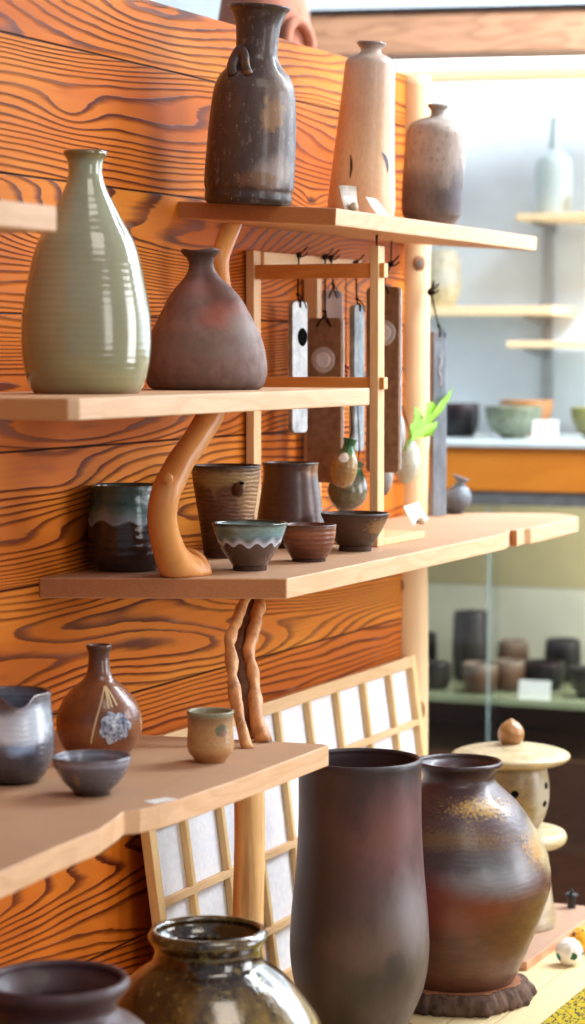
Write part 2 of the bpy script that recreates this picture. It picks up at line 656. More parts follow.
# lintel beam, trim and dark rail in front of the back wall
M['beam'] = board_wood('old lintel', (186, 140, 108), (134, 92, 66), axis=0, contrast=.5, rough=.6)
M['trimw'] = board_wood('yellow trim', (226, 196, 150), (204, 168, 118), axis=0, contrast=.2)
YB = 4.55
def zpix(py, Y, px=450): return PY(px, py, Y).z
M['rail'] = plain('black rail', (40, 36, 38), .5, .4, .1)
def tilted(name, x0p, x1, Y, yb, yt, th, mat, ang=13.5):
    """a long member starting at pixel column x0p and swung away from the back wall by ang"""
    zb_, zt_ = zpix(yb, Y), zpix(yt, Y)
    piv = PY(450, 353, Y)
    x0 = PY(x0p, 353, Y).x
    o = box(name, (x0 - piv.x, 0, 0), (x1, th, zt_ - zb_), mat, None, .003)
    o.location = (piv.x, Y, zb_); o.rotation_euler = (0, 0, math.radians(ang))
    return o
tag(tilted('trim_1', 318, 1.6, YB, 53, 11, .12, M['beam']), kind='structure')
tag(tilted('trim_2', 318, 1.6, YB - .01, 11, 6.5, .12, M['rail']), kind='structure')
tag(tilted('trim_3', 180, 1.05, 4.82, 81, 69, .03, M['trimw']), kind='structure')

# ceiling tube light
YL = 4.86
YL = 4.78
pl_ = PY(450, 353, YL)
tl = empty('tube_light', (pl_.x, YL, zpix(61.5, YL)), 'long white tube light shining between lintel and back wall', 'light')
tl.rotation_euler = (0, 0, math.radians(13.5))
em = NT('lamp glow'); e = em.n('ShaderNodeEmission'); e.inputs[0].default_value = col((240, 250, 255)); e.inputs[1].default_value = 7
em.t.links.new(e.outputs[0], em.out.inputs[0]); M['lamp'] = em.m
tube('tube', [(-.9, 0, 0), (1.2, 0, 0)], .0125, M['lamp'], tl, sub=1, seg=16)
M['lampbody'] = plain('white enamel', (236, 238, 240), .4, .5, .02)
box('housing', (-.92, -.03, .016), (1.22, .03, .04), M['lampbody'], tl, .004)
for xx in (-.92, 1.19):
    box('socket', (xx, -.016, -.016), (xx + .03, .016, .02), M['lampbody'], tl, .002)

# platform
t = NT('pale platform boards')
p_ = t.coord('Object'); x_, y_, z_ = t._sep(p_)
xx = t.math('DIVIDE', x_, .052); ii = t.math('FLOOR', xx); ff = t.math('SUBTRACT', xx, ii)
fine = t.noise(t.comb(t.math('MULTIPLY', x_, 220), t.math('MULTIPLY', y_, 10), ii), 1, 3)
c = t.mix(t.rng(fine, .35, .7, 0, .35), (226, 204, 156), (206, 180, 128))
seam = t.rng(t.math('ABSOLUTE', t.math('SUBTRACT', ff, .5)), .465, .495)
c = t.mix(t.math('MULTIPLY', seam, .55), c, (196, 160, 96))
M['platform'] = t.fin(c, .5, .4, bump=t.math('MULTIPLY', seam, -1), bstr=.4, bdist=.002)
pf = empty('display_platform', (.45, 2.2, 0), 'low platform of pale yellow boards along the cedar wall', 'platform')
box('platform_top', (.001, 1.2, ZP - .03), (.92, 3.215, ZP), M['platform'], pf, .003, (.45, 2.2, 0))
M['platside'] = board_wood('platform side', (206, 150, 90), (160, 104, 58), contrast=.3)
box('side_panel', (.02, 1.22, .0), (.90, 3.2, ZP - .03), M['platside'], pf, .003, (.45, 2.2, 0))

# ------------------------------------------------------------------ shelves
def wpts(lst): return [(x, y) for x, y in lst]

def shelf(name, pts, z0, z1, mat, label, tilt=0, group=None, bev=.0015):
    o = link(name, None or tomesh(name, prism_bm(pts, z0 - z1, 0, bev)), mat, None, smooth=False)
    o.location = (0, 0, z1)
    o.rotation_euler = (0, tilt, 0)
    return tag(o, label, 'shelf')

# top shelf (droops a little towards the room)
TILT = math.radians(3.8)
ZT = 1.30 + .1745
ptsT = [(0.0, 2.508), (.2, 2.503), (.2, 2.96), (.197, 3.10), (.193, 3.245), (.0, 3.228)]
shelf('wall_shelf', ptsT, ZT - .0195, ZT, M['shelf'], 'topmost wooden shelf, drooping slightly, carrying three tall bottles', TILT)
# shelf 2
Z2 = 1.30 - .0392
Y2e = P(370, 353, .23).y
Y2s = P(75, 353, .23).y
shelf('wall_shelf', [(0, Y2s - .004), (.222, Y2s), (.23, Y2s + .008), (.23, Y2e), (0, Y2e)], Z2 - .0195, Z2, M['shelf_pale'],
      'wooden shelf carrying the celadon bottle and the brown pouch shaped vase')
# shelf 3
Z3 = 1.30 - .2327
def s3(px, py): q = PZ(px, py, Z3); return (q.x, q.y)
pts3 = [(0, 2.181), s3(287, 578.5), s3(400, 555.5), s3(480, 538.5), s3(505, 533.2), s3(510, 530.0), s3(517, 530.5), s3(524, 528.2), s3(531, 528.0), s3(560, 521.5),
        s3(578.5, 516.5), s3(572, 514.7), s3(556, 513.2), s3(535, 512.7), s3(500, 512.6), s3(432, 512.6)]
pts3[-1] = (.036, pts3[-1][1])
pts3 += [(.036, 3.24), (0.0, 3.228)]
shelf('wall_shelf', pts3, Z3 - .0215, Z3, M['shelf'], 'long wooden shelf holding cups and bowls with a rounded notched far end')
# shelf 4
Z4 = 1.30 - .394
def s4(px, py): q = PZ(px, py, Z4); return (q.x, q.y)
e4 = s4(329, 745)
pts4 = [(0, 1.4), (.315, 1.4), (.312, s4(0, 866)[1]), s4(60, 845), s4(100, 829), s4(117, 817), s4(124, 811), s4(140, 809.5), s4(160, 805), s4(180, 799), s4(240, 778.5), e4,
        (e4[0] - .01, e4[1] + .004), (0.003, e4[1] - .028)]
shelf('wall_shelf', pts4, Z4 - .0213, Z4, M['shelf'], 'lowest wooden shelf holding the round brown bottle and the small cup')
# shelf end at the upper left
zz1 = zat(206, P(57, 206, .30)); Y5 = P(57, 206, .30).y
shelf('wall_shelf', [(0, 1.2), (.30, 1.2), (.30, Y5), (0, Y5 + .01)], zz1 - .0205, zz1, M['shelf_pale'],
      'end of a bare wooden shelf jutting in at the left edge above the celadon bottle')

# shelf fixings that carry the shelves : branch between shelf 3 and shelf 2
def pxpath(lst, w0, w1, y0, y1):
    out = []
    for (px, py, hw) in lst:
        f = (py - y0) / (y1 - y0)
        out.append(P(px, py, w0 + (w1 - w0) * f))
    return out

bl = [(211, 411, 14.0), (208.5, 418, 13.5), (201, 431, 13), (192.5, 445, 13), (181, 461, 13.5), (172.5, 478, 14.5), (166, 492, 15), (162, 513, 15), (164, 533, 15.5), (170.5, 554, 17), (177.5, 566, 19.5), (183, 574, 23), (187, 580, 26)]
path = pxpath(bl, .155, .125, 415, 577)
rad = [b[2] * dep(p) / F for b, p in zip(bl, path)]
base = Vector((path[-1].x, path[-1].y, Z3))
path[0].z = Z2 - .0197; path[-1].z = Z3 + .0003
br = empty('branch_support', base, 'curved polished branch propping the shelf of the celadon bottle', 'shelf support')
tube('branch', path, rad, M['branch'], br, off=base, seg=32, rough=.07, rsc=25, zc=(.0003, Z2 - .0197 - Z3))
kb = P(168.5, 478, .146 + .016)
bm = bmesh.new(); bmesh.ops.create_uvsphere(bm, u_segments=18, v_segments=10, radius=1)
q = (-FH).to_track_quat('Z', 'Y').to_matrix()
kp = P(168.5, 478, .146) - FH * .0135 - base
for v in bm.verts: v.co = kp + q @ Vector((v.co.x * .0055, v.co.y * .006, v.co.z * .003))
link('knot', tomesh('knot', bm), M['branch'], br)

# branch piece above pouch vase, under the top shelf
bl = [(233, 222, 10), (229, 232, 9.8), (224, 246, 9.2), (220, 262, 9), (222, 290, 9.5), (228, 330, 10.5), (232, 365, 12), (233, 390, 14)]
path = [P(a, b, .06) for a, b, _ in bl]
rad = [b[2] * dep(p) / F for b, p in zip(bl, path)]
base = Vector((path[-1].x, path[-1].y, Z2)); path[-1].z = Z2 + .0003
path[0].z = ZT - .0195 - .06 * math.tan(TILT) - .0003
br = empty('branch_support', base, 'thin branch behind the brown pouch vase propping the topmost shelf', 'shelf support')
tube('branch', path, rad, M['branch'], br, off=base, seg=24, rough=.08, rsc=25, zc=(.0003, ZT - .0195 - Z2 - .0065))

# twin stem between shelf 4 and shelf 3
L = [(247.5, 592, 4.6), (245.5, 599, 4.6), (240, 612, 4.8), (235.5, 624, 5), (229.5, 643, 5), (231.6, 668, 5), (235, 694, 5.2), (239.5, 720.6, 5.4), (247, 750, 5.6)]
R = [(263, 592, 4.8), (261, 599, 4.8), (258, 612, 5), (254.5, 627, 5.3), (249.5, 650, 5.5), (252, 668, 5.4), (255, 692, 6.2), (256.5, 717, 6.6), (264, 750, 7.5)]
C = [(254, 592, 6.5), (253, 599, 6.5), (249, 612, 6.5), (245, 626, 6.5), (240, 647, 6.5), (242, 668, 6.5), (245, 693, 7), (248.5, 719, 7), (256, 750, 7)]
pl = pxpath(L, .168, .242, 598, 750); pr_ = pxpath(R, .168, .242, 598, 750); pc = pxpath(C, .155, .230, 598, 750)
base = Vector((pc[-1].x, pc[-1].y, Z4))
for q in (pl, pr_, pc): q[-1].z = Z4 - .002
st = empty('twisted_stem_support', base, 'two twisted peeled stems grown together between the lower two shelves', 'shelf support')
for nm, q, src, mt in (('stem', pl, L, 'vine'), ('stem', pr_, R, 'vine'), ('bark_core', pc, C, 'vinebark')):
    tube(nm, q, [(1.12 if nm == 'stem' else 1.0) * s[2] * dep(p) / F for s, p in zip(src, q)], M[mt], st, off=base, seg=24, rough=.5, rsc=75, seed=len(nm), zc=(.0003, Z3 - .0217 - Z4))

# log under shelf 4
lc = P(249, 800, .17)
base = Vector((.17, lc.y, ZP))
lg = empty('log_support', base, 'straight grained log leg under the lowest shelf in front of the paper screen', 'shelf support')
H4 = Z4 - .0215 - ZP
tube('log', [(0.001, 0, .0003), (0, 0, H4 * .25), (-.0005, 0, H4 * .5), (.0, .001, H4 * .75), (0, 0, H4)],
     [.0185, .0175, .0165, .0165, .0165], M['logsup'], lg, seg=28, rough=.08, rsc=30)

# ------------------------------------------------------------------ shoji screen leaning on the wall
YA, YE = 2.366, 3.226
zt = 1.30 - .434
lean = .137
zb_ = ZP + .002
sh = empty('shoji_screen', (.055, (YA + YE) / 2, ZP), 'small paper shoji screen in a pale wooden lattice leaning against the wall', 'shoji screen')
Hs = (zt - ZP) / math.cos(math.atan(lean))
sh.rotation_euler = (0, -math.atan(lean), 0)
half = (YE - YA) / 2
box('stile', (0, -half, 0), (.012, -half + .016, Hs), M['shoji_w'], sh, .001)
box('stile', (0, half - .016, 0), (.012, half, Hs), M['shoji_w'], sh, .001)
box('rail', (0.0005, -half + .016, Hs - .016), (.0118, half - .016, Hs), M['frame_y'], sh, .001)
box('rail', (0.0005, -half + .016, 0), (.0118, half - .016, .02), M['frame_y'], sh, .001)
for k in range(1, 9):
    yy = -half + k * 2 * half / 9
    box('lattice_bar', (.002, yy - .0042, .02), (.0105, yy + .0042, Hs - .016), M['shoji_w'], sh, .0008)
for k in range(1, 4):
    z = Hs - .006 - k * .0885
    box('lattice_bar', (.003, -half + .016, z - .0045), (.0113, half - .016, z + .0045), M['frame_y'], sh, .0008)
t = NT('shoji paper'); n_ = t.noise(t.coord(), 140, 4)
M['paper'] = t.fin(t.mix(t.rng(n_, .3, .7), (232, 232, 240), (246, 246, 250)), .9, .1, bump=n_, bstr=.05)
box('paper', (.0004, -half + .01, .01), (.0016, half - .01, Hs - .01), M['paper'], sh, 0)

# ------------------------------------------------------------------ pots on the top shelf
def ztop(w): return ZT - w * math.tan(TILT)
ROTT = (0, TILT, 0)

m = pot_mat('ash brown stoneware', [(0, (52, 34, 28)), (.12, (74, 52, 44)), (.45, (84, 62, 54)), (.7, (78, 54, 46)), (1, (66, 46, 40))], rough=.34, rough2=.6, bstr=.6,
            patches=[(front(.55, .16, .95), (.35, .35, .12), (158, 140, 130), .5, 6, .8, .8),
                     (front(.62, .58, .9), (.22, .3, .2), (120, 98, 86), .9, 10, .6, .8),
                     (front(.5, .45, .9), (.12, .25, .12), (150, 108, 66), 1.0, 14, .5, .8),
                     (front(.25, .12, .95), (.3, .3, .05), (120, 78, 34), .7, 12, .5, .7)],
            spots=[(40, .66, .72, (170, 150, 130), .7), (14, .58, .68, (128, 112, 108), .5)], coat=.25)  # pale spots paint mottled metallic highlights into the glaze
w = .085
o = vessel('stoneware_bottle', 'dark brown bottle with flared neck and small shoulder lug on the topmost shelf', 'bottle', 248, w, ztop(w),
           [(8, 31), (10.5, 29.5), (14, 26.5), (25, 22.5), (40, 21), (52, 21), (60, 22.5), (68, 27.5), (76, 34.5), (84, 38.5), (95, 41), (123, 43.5), (164, 45), (186, 45), (192, 43.5), (199, 44), (204, 42)],
           m, rot=ROTT, t=.004)
# lug on its shoulder
lo = o
def on_pot(o, a, py, out=0):
    pr = o_prof[o.name]; z = zat(py, o.location) - o.location.z
    r = rad_at(pr, z) + out
    c = math.sqrt(max(0, 1 - a * a)); dv = RT * a - FH * c
    return Vector((dv.x * r, dv.y * r, z)), dv
pts = []
for a, py, out in ((-.60, 79, -.001), (-.66, 70, .006), (-.66, 60, .009), (-.52, 54, .010), (-.36, 60, .010), (-.28, 70, .006), (-.18, 78, -.001)):
    q, _ = on_pot(lo, a, py, out); pts.append(q)
bm = tube_bm(pts, [.0064, .0066, .0066, .0066, .0064, .0062, .0066], seg=14, flat=.6)
link('lug', tomesh('lug', bm), m, lo)

m = pot_mat('peach ash glaze', [(0, (226, 170, 128)), (.3, (234, 190, 146)), (.6, (222, 176, 140)), (.85, (214, 180, 156)), (.93, (200, 176, 160)), (1, (120, 108, 104))],
            rough=.35, mottle=.06, msc=22, bstr=.15, coat=.2,
            patches=[(front(.97, .55), (.16, .16, .25), (150, 150, 190), .5, 12, .6, .55)])
w = .085
o = vessel('tall_bottle', 'tall peach bottle with a small dark rim and blue leaf strokes on the topmost shelf', 'bottle', 360, w, ztop(w),
           [(43.6, 15), (46, 13.5), (49, 10.6), (53, 11), (57, 19), (62, 24), (72, 25.3), (102.6, 27), (154, 30.5), (190, 33), (205, 34), (210, 33)], m, rot=ROTT)
M['slipblue'] = plain('blue brush stroke', (56, 66, 108), .4, .5, .1)
M['slipdark'] = plain('dark brush stroke', (70, 52, 42), .4, .5, .1)
px_m = dep(o.location) / F
wrap('leaf_stroke', o, -.42, 168, [(-.002, .014, .0004), (0, .006, .0016), (.001, -.004, .0016), (0, -.016, .0004)], M['slipdark'])
wrap('leaf_stroke', o, .66, 163, [(-.006, .013, .0004), (0, .007, .002), (.004, -.001, .002), (.005, -.012, .0004)], M['slipblue'])

m = pot_mat('ash speckled grey', [(0, (190, 160, 136)), (.06, (104, 86, 78)), (.3, (112, 98, 92)), (.5, (168, 154, 144)), (.8, (182, 166, 154)), (1, (150, 138, 128))],
            rough=.5, wob=.1, mottle=.1, bstr=.3,
            patches=[(front(.45, .22), (.45, .5, .2), (58, 46, 46), .9, 18, .9, .8), (front(.85, .3), (.2, .4, .3), (70, 62, 70), .5, 8, .6, .7)],
            spots=[(26, .62, .68, (84, 62, 50), .8)])
w = .09
o = vessel('short_bottle', 'short grey speckled bottle with a tiny neck at the far end of the topmost shelf', 'bottle', 429.5, w, ztop(w),
           [(105.5, 10.5), (107.5, 10), (110, 7.5), (114, 6.6), (117, 8), (119.5, 15), (124, 24), (130, 28.5), (138, 30), (160, 30.5), (185, 30.5), (205, 30), (214, 29), (219, 26.5), (223, 23)], m, rot=ROTT)

# price cards
def tag_card(name, label, quad, w, base_z, pebble=None, group=None, lean=.3, thick=.0004):
    """quad: 4 pixel corners TL TR BR BL"""
    pts = []
    zc = [P(px, py, w) for px, py in quad]
    base = (zc[2] + zc[3]) / 2
    base = Vector((base.x, base.y, base_z))
    root = empty(name, base, label, 'price tag', group)
    bm = bmesh.new()
    n = 6
    rows = []
    for i in range(n + 1):
        u = i / n
        a = zc[3].lerp(zc[2], u); b = zc[0].lerp(zc[1], u)
        bulge = math.sin(u * PI) * .0012
        dz = base_z - base.z
        rows.append((bm.verts.new(a - base + Vector((bulge, 0, 0))), bm.verts.new(a.lerp(b, .5) - base + Vector((bulge, 0, 0)) - Vector((.0015, 0, 0))),
                     bm.verts.new(b - base + Vector((bulge - .005 * lean, 0, 0)))))
    for i in range(n):
        for k in (0, 1):
            bm.faces.new((rows[i][k], rows[i + 1][k], rows[i + 1][k + 1], rows[i][k + 1]))
    ret = bmesh.ops.solidify(bm, geom=bm.faces[:], thickness=thick)
    low = min(v.co.z for v in bm.verts)
    for v in bm.verts: v.co.z -= low
    link('card', tomesh('card', bm), M['card'], root)
    if pebble:
        px, py, r = pebble
        q = P(px, py, w + .006) - base
        bm = bmesh.new(); bmesh.ops.create_uvsphere(bm, u_segments=18, v_segments=12, radius=1)
        for v in bm.verts:
            v.co = Vector((v.co.x * r, v.co.y * r * 1.1, v.co.z * r)) * (1 + .1 * noise.noise(v.co * 1.7)) + Vector((q.x, q.y, r * .93))
        link('pebble', tomesh('pebble', bm), M['pebble'], root)
    return root

t = NT('written price card')
g = t.coord('Generated'); gx, gy, gz = t._sep(g)
ink = t.noise(t.comb(t.math('MULTIPLY', gy, 30), t.math('MULTIPLY', gz, 16), 0.0), 1.0, 2)
rowm = t.rng(t.math('ABSOLUTE', t.math('SUBTRACT', t.math('FRACT', t.math('MULTIPLY', gz, 4)), .5)), .25, .15)
inn = t.math('MULTIPLY', t.math('MULTIPLY', t.rng(gz, .25, .3), t.rng(gz, .8, .75)), t.math('MULTIPLY', t.rng(gy, .2, .25), t.rng(gy, .8, .75)))
f = t.math('MULTIPLY', t.math('MULTIPLY', t.rng(ink, .5, .56), rowm), t.math('MULTIPLY', inn, .45))
M['card'] = t.fin(t.mix(f, (248, 246, 238), (120, 120, 130)), .7, .2)
M['pebble'] = plain('round pebble', (200, 176, 148), .5, .4, .1, 60)
tag_card('price_tag', 'white price card held by a pebble in front of the tall peach bottle', [(340, 182), (357.5, 183), (359.5, 208.5), (345, 207.5)], .183, ztop(.183), (354, 206, .0052))
tag_card('price_tag', 'small leaning grey-edged price card between tall peach and short grey bottles', [(366.5, 194), (378, 196.5), (391.5, 214), (377.5, 212.5)], .186, ztop(.186), thick=.0012)

# ------------------------------------------------------------------ shelf 2 pots
m = pot_mat('celadon glaze', [(0, (120, 92, 60)), (.03, (142, 138, 104)), (.12, (152, 152, 118)), (.4, (158, 156, 126)), (.75, (160, 160, 132)), (.95, (150, 152, 124)), (.985, (120, 100, 60)), (1, (110, 90, 60))],
            wob=.01, rough=.09, rough2=.22, mottle=.05, msc=4, rings=.45, ringn=34, bstr=.16, coat=.6, spec=.6,
            spots=[(60, .70, .73, (120, 96, 58), .6)])
o = vessel('celadon_bottle', 'large glossy grey-green celadon bottle with narrow neck', 'bottle', 86.5, .12, Z2,
           [(152.5, 22), (155.5, 21.5), (160, 18.2), (168, 16.8), (178, 17.5), (190, 21.5), (204, 28.5), (219, 36), (240, 47.5), (260, 54), (279, 58), (300, 62), (318, 64.3), (338, 65), (356, 64), (372, 61.5), (384, 57.5), (391, 54), (394, 52)], m, t=.005)

def pouch(p, a, r, z):
    # pinched folds that run down from the neck, wavy flared rim
    Ht = .158
    f = max(0, min(1, z / Ht))
    wgt = math.exp(-((f - .68) / .2) ** 2) * .13 + (.16 * max(0, (f - .93) / .07))
    k = 1 + wgt * math.cos(4 * a + .9) + .012 * noise.noise(Vector((p.x * 20, p.y * 20, z * 15)))
    dz = .004 * math.cos(3 * a + 1.1) * max(0, (f - .93) / .07)
    sh = -.007 * max(0, (f - .3) / .7) ** 1.5
    return Vector((p.x * k + RT.x * sh, p.y * k + RT.y * sh, z + dz))
m = pot_mat('smoky red brown clay', [(0, (92, 66, 58)), (.2, (124, 92, 82)), (.45, (136, 102, 92)), (.65, (120, 80, 70)), (.85, (96, 62, 54)), (1, (78, 54, 48))],
            wob=.1, rough=.5, rough2=.75, mottle=.14, bstr=.3,
            patches=[(front(.45, .52, .7), (.3, .3, .14), (168, 84, 66), .5, 4, .8, .7), (front(.72, .45, .95), (.25, .25, .18), (140, 124, 116), .5, 5, .8, .8),
                     (front(-.2, .72, .6), (.3, .3, .1), (140, 80, 68), .6, 5, .8, .5), (front(.1, .3, .9), (.7, .6, .13), (118, 96, 88), .5, 5, .8, .6)])
o = vessel('pouch_vase', 'squat brown vase shaped like a tied pouch with wavy rim', 'vase', 206, .115, Z2,
           [(251, 20), (253.5, 18.5), (258, 14.5), (264, 12.8), (271, 14.5), (279, 20), (289, 30), (299, 38), (308.5, 43.5), (328, 53), (348, 59), (368, 61.5), (380, 60), (386, 57.5), (390, 53)],
           m, t=.004, deform=pouch, seg=96)

# ------------------------------------------------------------------ shelf 3 pots
def zsurf_loc(px, py_near, hwbase, z):
    """centre of a base whose nearest edge is seen at py_near"""
    q = PZ(px, py_near, z)
    d = dep(q)
    r = hwbase * d / F
    return Vector((q.x + FH.x * r, q.y + FH.y * r, z))

def rim_spout(ang, amt, drop, Ht, width=.35):
    def f(p, a, r, z):
        d = math.atan2(math.sin(a - ang), math.cos(a - ang))
        wgt = math.exp(-(d / width) ** 2) * max(0, (z / Ht - .78) / .22) ** 1.5
        k = 1 + wgt * amt / max(r, .01)
        n = 1 + .01 * noise.noise(Vector((p.x * 30, p.y * 30, z * 20)))
        return Vector((p.x * k * n, p.y * k * n, z - wgt * drop))
    return f

RTa = math.atan2(RT.y, RT.x)
m = pot_mat('dark teal running glaze', [(0, (26, 20, 20)), (.3, (46, 36, 34)), (.55, (52, 42, 40)), (.66, (84, 124, 128)), (.8, (44, 92, 94)), (1, (60, 84, 80))], wob=.03,
            rough=.14, coat=.6, rings=.7, ringn=11, bstr=.5, mottle=.12, drip=(.56, .035, 9, (46, 36, 34), (130, 150, 160)),
            patches=[(front(.55, .85), (.25, .3, .2), (196, 214, 218), .6, 7, .6, .7)])
w = .043
loc = Vector((w, P(127, 500, w).y, Z3))
Hh = zat(485, loc) - Z3
o = vessel('teal_pourer', 'dark teal glazed ribbed pourer behind the curved branch support', 'pourer', 127, w, Z3,
           [(485.5, 36.5), (488, 36), (496, 35), (508, 37.5), (522, 39.5), (540, 40), (552, 38.5), (561, 35.5), (568, 31), (573, 27)], m, t=.0035, loc=loc,
           deform=rim_spout(RTa + .15, .026, -.001, Hh, .22))

m = pot_mat('ash streaked brown', [(0, (84, 48, 34)), (.25, (96, 58, 42)), (.55, (124, 80, 54)), (.8, (136, 92, 62)), (.93, (156, 118, 76)), (1, (62, 42, 34))], wob=.05,
            rough=.45, rings=.7, ringn=22, bstr=.45, msq=5, mottle=.18,
            patches=[(front(-.1, .85), (.7, .7, .1), (176, 146, 92), .6, 6, .5, .75), (front(-.35, .68), (.08, .08, .2), (170, 140, 86), .5, 8, .5, .8), (front(.75, .6), (.2, .4, .3), (172, 132, 84), .6, 9, .6, .7)])
o = vessel('ribbed_beaker', 'tall tapering brown beaker with a small pouring hole below its rim', 'beaker', 226, .068, Z3,
           [(465.8, 35), (469, 34.5), (480, 33.6), (493, 31.6), (507, 29.5), (522, 27), (538, 25), (550, 23.5), (555, 23), (560, 24)], m, t=.003)
q, dv = on_pot(o, .38, 484, 0)
pts = [q - dv * .002 + Vector((0, 0, -.006)), q + dv * .006 + Vector((0, 0, -.001)), q + dv * .011 + Vector((0, 0, .003))]
link('spout', tomesh('spout', tube_bm(pts, [.0075, .0062, .0042], seg=16)), m, o)
sp_ = o
qq = q + dv * .0116 + Vector((0, 0, .0034))
bm = bmesh.new(); bmesh.ops.create_uvsphere(bm, u_segments=14, v_segments=8, radius=1)
for v in bm.verts: v.co = qq + Vector((v.co.x * .0032, v.co.y * .0032, v.co.z * .0018))
link('spout_hole', tomesh('spout_hole', bm), M['dark'], o)

m = pot_mat('satin iron brown', [(0, (70, 44, 36)), (.3, (92, 58, 46)), (.75, (84, 52, 42)), (.93, (90, 60, 44)), (1, (60, 40, 34))], rough=.3, rough2=.45, mottle=.12, bstr=.25, rings=.25, ringn=14,
            patches=[(front(.85, .9), (.3, .3, .12), (150, 108, 66), .6, 8, .6, .8)], coat=.2)
o = vessel('iron_brown_jar', 'satin dark brown jar widening towards its base behind the small bowls', 'jar', 290.5, .072, Z3,
           [(463, 28), (466, 27.5), (473, 27), (485, 28.5), (501.5, 31), (522, 34), (535, 35.5), (542, 35), (547, 32)], m, t=.003)

def bowl(name, label, px, near, prof, mat, z, t=.0028, foot=None, cat='bowl', group=None):
    """prof down to the foot's top; foot: (hw top, hw bottom, row top)"""
    hwb = foot[1]
    loc = zsurf_loc(px, near, hwb, z)
    d = dep(loc)
    zf = .0055 if foot[2] is None else max(.003, zat(foot[2], loc) - z)
    pr = [(hw * d / F, zat(y, loc) - z) for y, hw in prof]
    zlow = pr[-1][1]
    shift = zf - zlow
    pr[-1] = (pr[-1][0], zf)
    pr.reverse()
    bm = lathe_bm(pr, t, 64, True, handmade(.0004, 20, px))
    o = link(name, tomesh(name, bm), mat)
    o.location = loc
    tag(o, label, cat, group)
    o_prof[o.name] = pr
    fr = [(foot[1] * d / F, 0), (foot[1] * d / F * 1.0, zf * .5), (foot[0] * d / F, zf + .0005)]
    bm = lathe_bm(fr, t, 48, False, None)
    link('foot', tomesh('foot', bm), M['footclay'], o)
    return o

M['footclay'] = plain('bare brown clay', (78, 56, 46), .8, .2, .15, 80)
m = pot_mat('blue drip bowl', [(0, (64, 48, 42)), (.3, (78, 60, 52)), (.5, (76, 62, 56)), (.72, (128, 164, 172)), (.9, (136, 166, 160)), (.97, (70, 78, 70)), (1, (58, 56, 50))], wob=.02, rough=.2, coat=.4,
            mottle=.12, rings=.2, ringn=14, bstr=.3, drip=(.50, .05, 12, (84, 64, 56), (214, 222, 240)), patches=[(front(-.6, .8), (.2, .3, .15), (112, 108, 62), .5, 6, .6, .6)])
bowl('blue_drip_bowl', 'small bowl with pale blue glaze dripping over dark clay in front', 249.5, 571.5,
     [(523, 38), (526, 37), (534, 34.5), (543, 31), (551, 27), (558, 22), (565, 17.5)], m, Z3, foot=(17, 17, 565))
m = pot_mat('red brown bowl', [(0, (88, 44, 28)), (.4, (122, 66, 42)), (.62, (134, 76, 50)), (.75, (156, 96, 60)), (.95, (112, 66, 46)), (1, (80, 48, 36))], wob=.02, rough=.3, rings=.7, ringn=7, bstr=.35, mottle=.1, coat=.2)
bowl('red_brown_bowl', 'small reddish-brown bowl between the blue drip bowl and the darker bowl', 309, 562.5,
     [(525, 28), (528, 27.5), (537, 26.5), (546, 24.5), (553, 20.5), (558, 17.5)], m, Z3, foot=(16.5, 17, 558))
m = pot_mat('umber bowl', [(0, (68, 46, 36)), (.5, (84, 58, 44)), (.9, (78, 52, 40)), (1, (56, 40, 34))], rough=.35, mottle=.12, bstr=.25,
            patches=[(front(.75, .55), (.25, .35, .35), (150, 112, 62), .9, 14, .5, .8)], coat=.15)
bowl('umber_bowl', 'wide dark brown bowl nearest the hanging rack post', 355.5, 552,
     [(513.5, 34.5), (516, 33.8), (522, 31), (530, 27), (538, 22), (545, 17)], m, Z3, foot=(15.5, 16.5, 545))

# ------------------------------------------------------------------ shelf 4 pots
def jugdef(ang, Ht):
    return rim_spout(ang, .016, .008, Ht, .3)
m = pot_mat('grey blue white glaze', [(0, (34, 30, 34)), (.12, (66, 62, 68)), (.35, (88, 88, 98)), (.55, (104, 108, 122)), (.8, (130, 140, 160)), (.95, (120, 118, 128)), (1, (86, 66, 60))], wob=.06, rough=.2, coat=.5,
            rings=.3, ringn=16, bstr=.3, mottle=.1, patches=[(front(.45, .66), (.65, .5, .27), (222, 232, 246), .6, 3, .5, .95), (front(.3, .42), (.25, .25, .12), (160, 190, 230), .5, 5, .8, .8)])
loc = zsurf_loc(9, 785.5, 24, Z4)
Hh = zat(692, loc) - Z4
o = vessel('grey_blue_pourer', 'grey-blue pourer with white clouded glaze and pinched lip at the left edge', 'pourer', 9, None, Z4,
           [(692, 39.5), (695, 39.5), (702, 39.5), (715, 41), (730, 42.5), (745, 43), (758, 41.5), (768, 37.5), (777, 31), (783, 25), (786, 22)], m, t=.0035, loc=loc,
           deform=jugdef(math.atan2(-FH.y, -FH.x) + .27, Hh))

m = pot_mat('chestnut brown glaze', [(0, (92, 52, 30)), (.1, (140, 82, 46)), (.3, (156, 94, 54)), (.36, (124, 70, 42)), (.6, (136, 82, 52)), (.78, (112, 68, 50)), (1, (88, 58, 50))], wob=.015, rough=.25, rough2=.4, coat=.35,
            mottle=.1, rings=.2, ringn=30, bstr=.2)
loc = zsurf_loc(97.5, 760, 25, Z4)
o = vessel('round_brown_bottle', 'round glossy brown bottle painted with a pale blue flower cluster', 'bottle', 97.5, None, Z4,
           [(645.5, 12.8), (648, 12.4), (651, 11), (657, 10.2), (664, 10.6), (672, 11.8), (679, 15.5), (685, 23), (692, 30), (701, 36.7), (711, 41), (721, 42.8), (732, 42.3), (740, 39.5), (748, 34.5), (754, 28), (757, 24)], m, loc=loc, t=.003)
t = NT('blue white slip'); g = t.coord('Object'); n_ = t.noise(g, 230, 3)
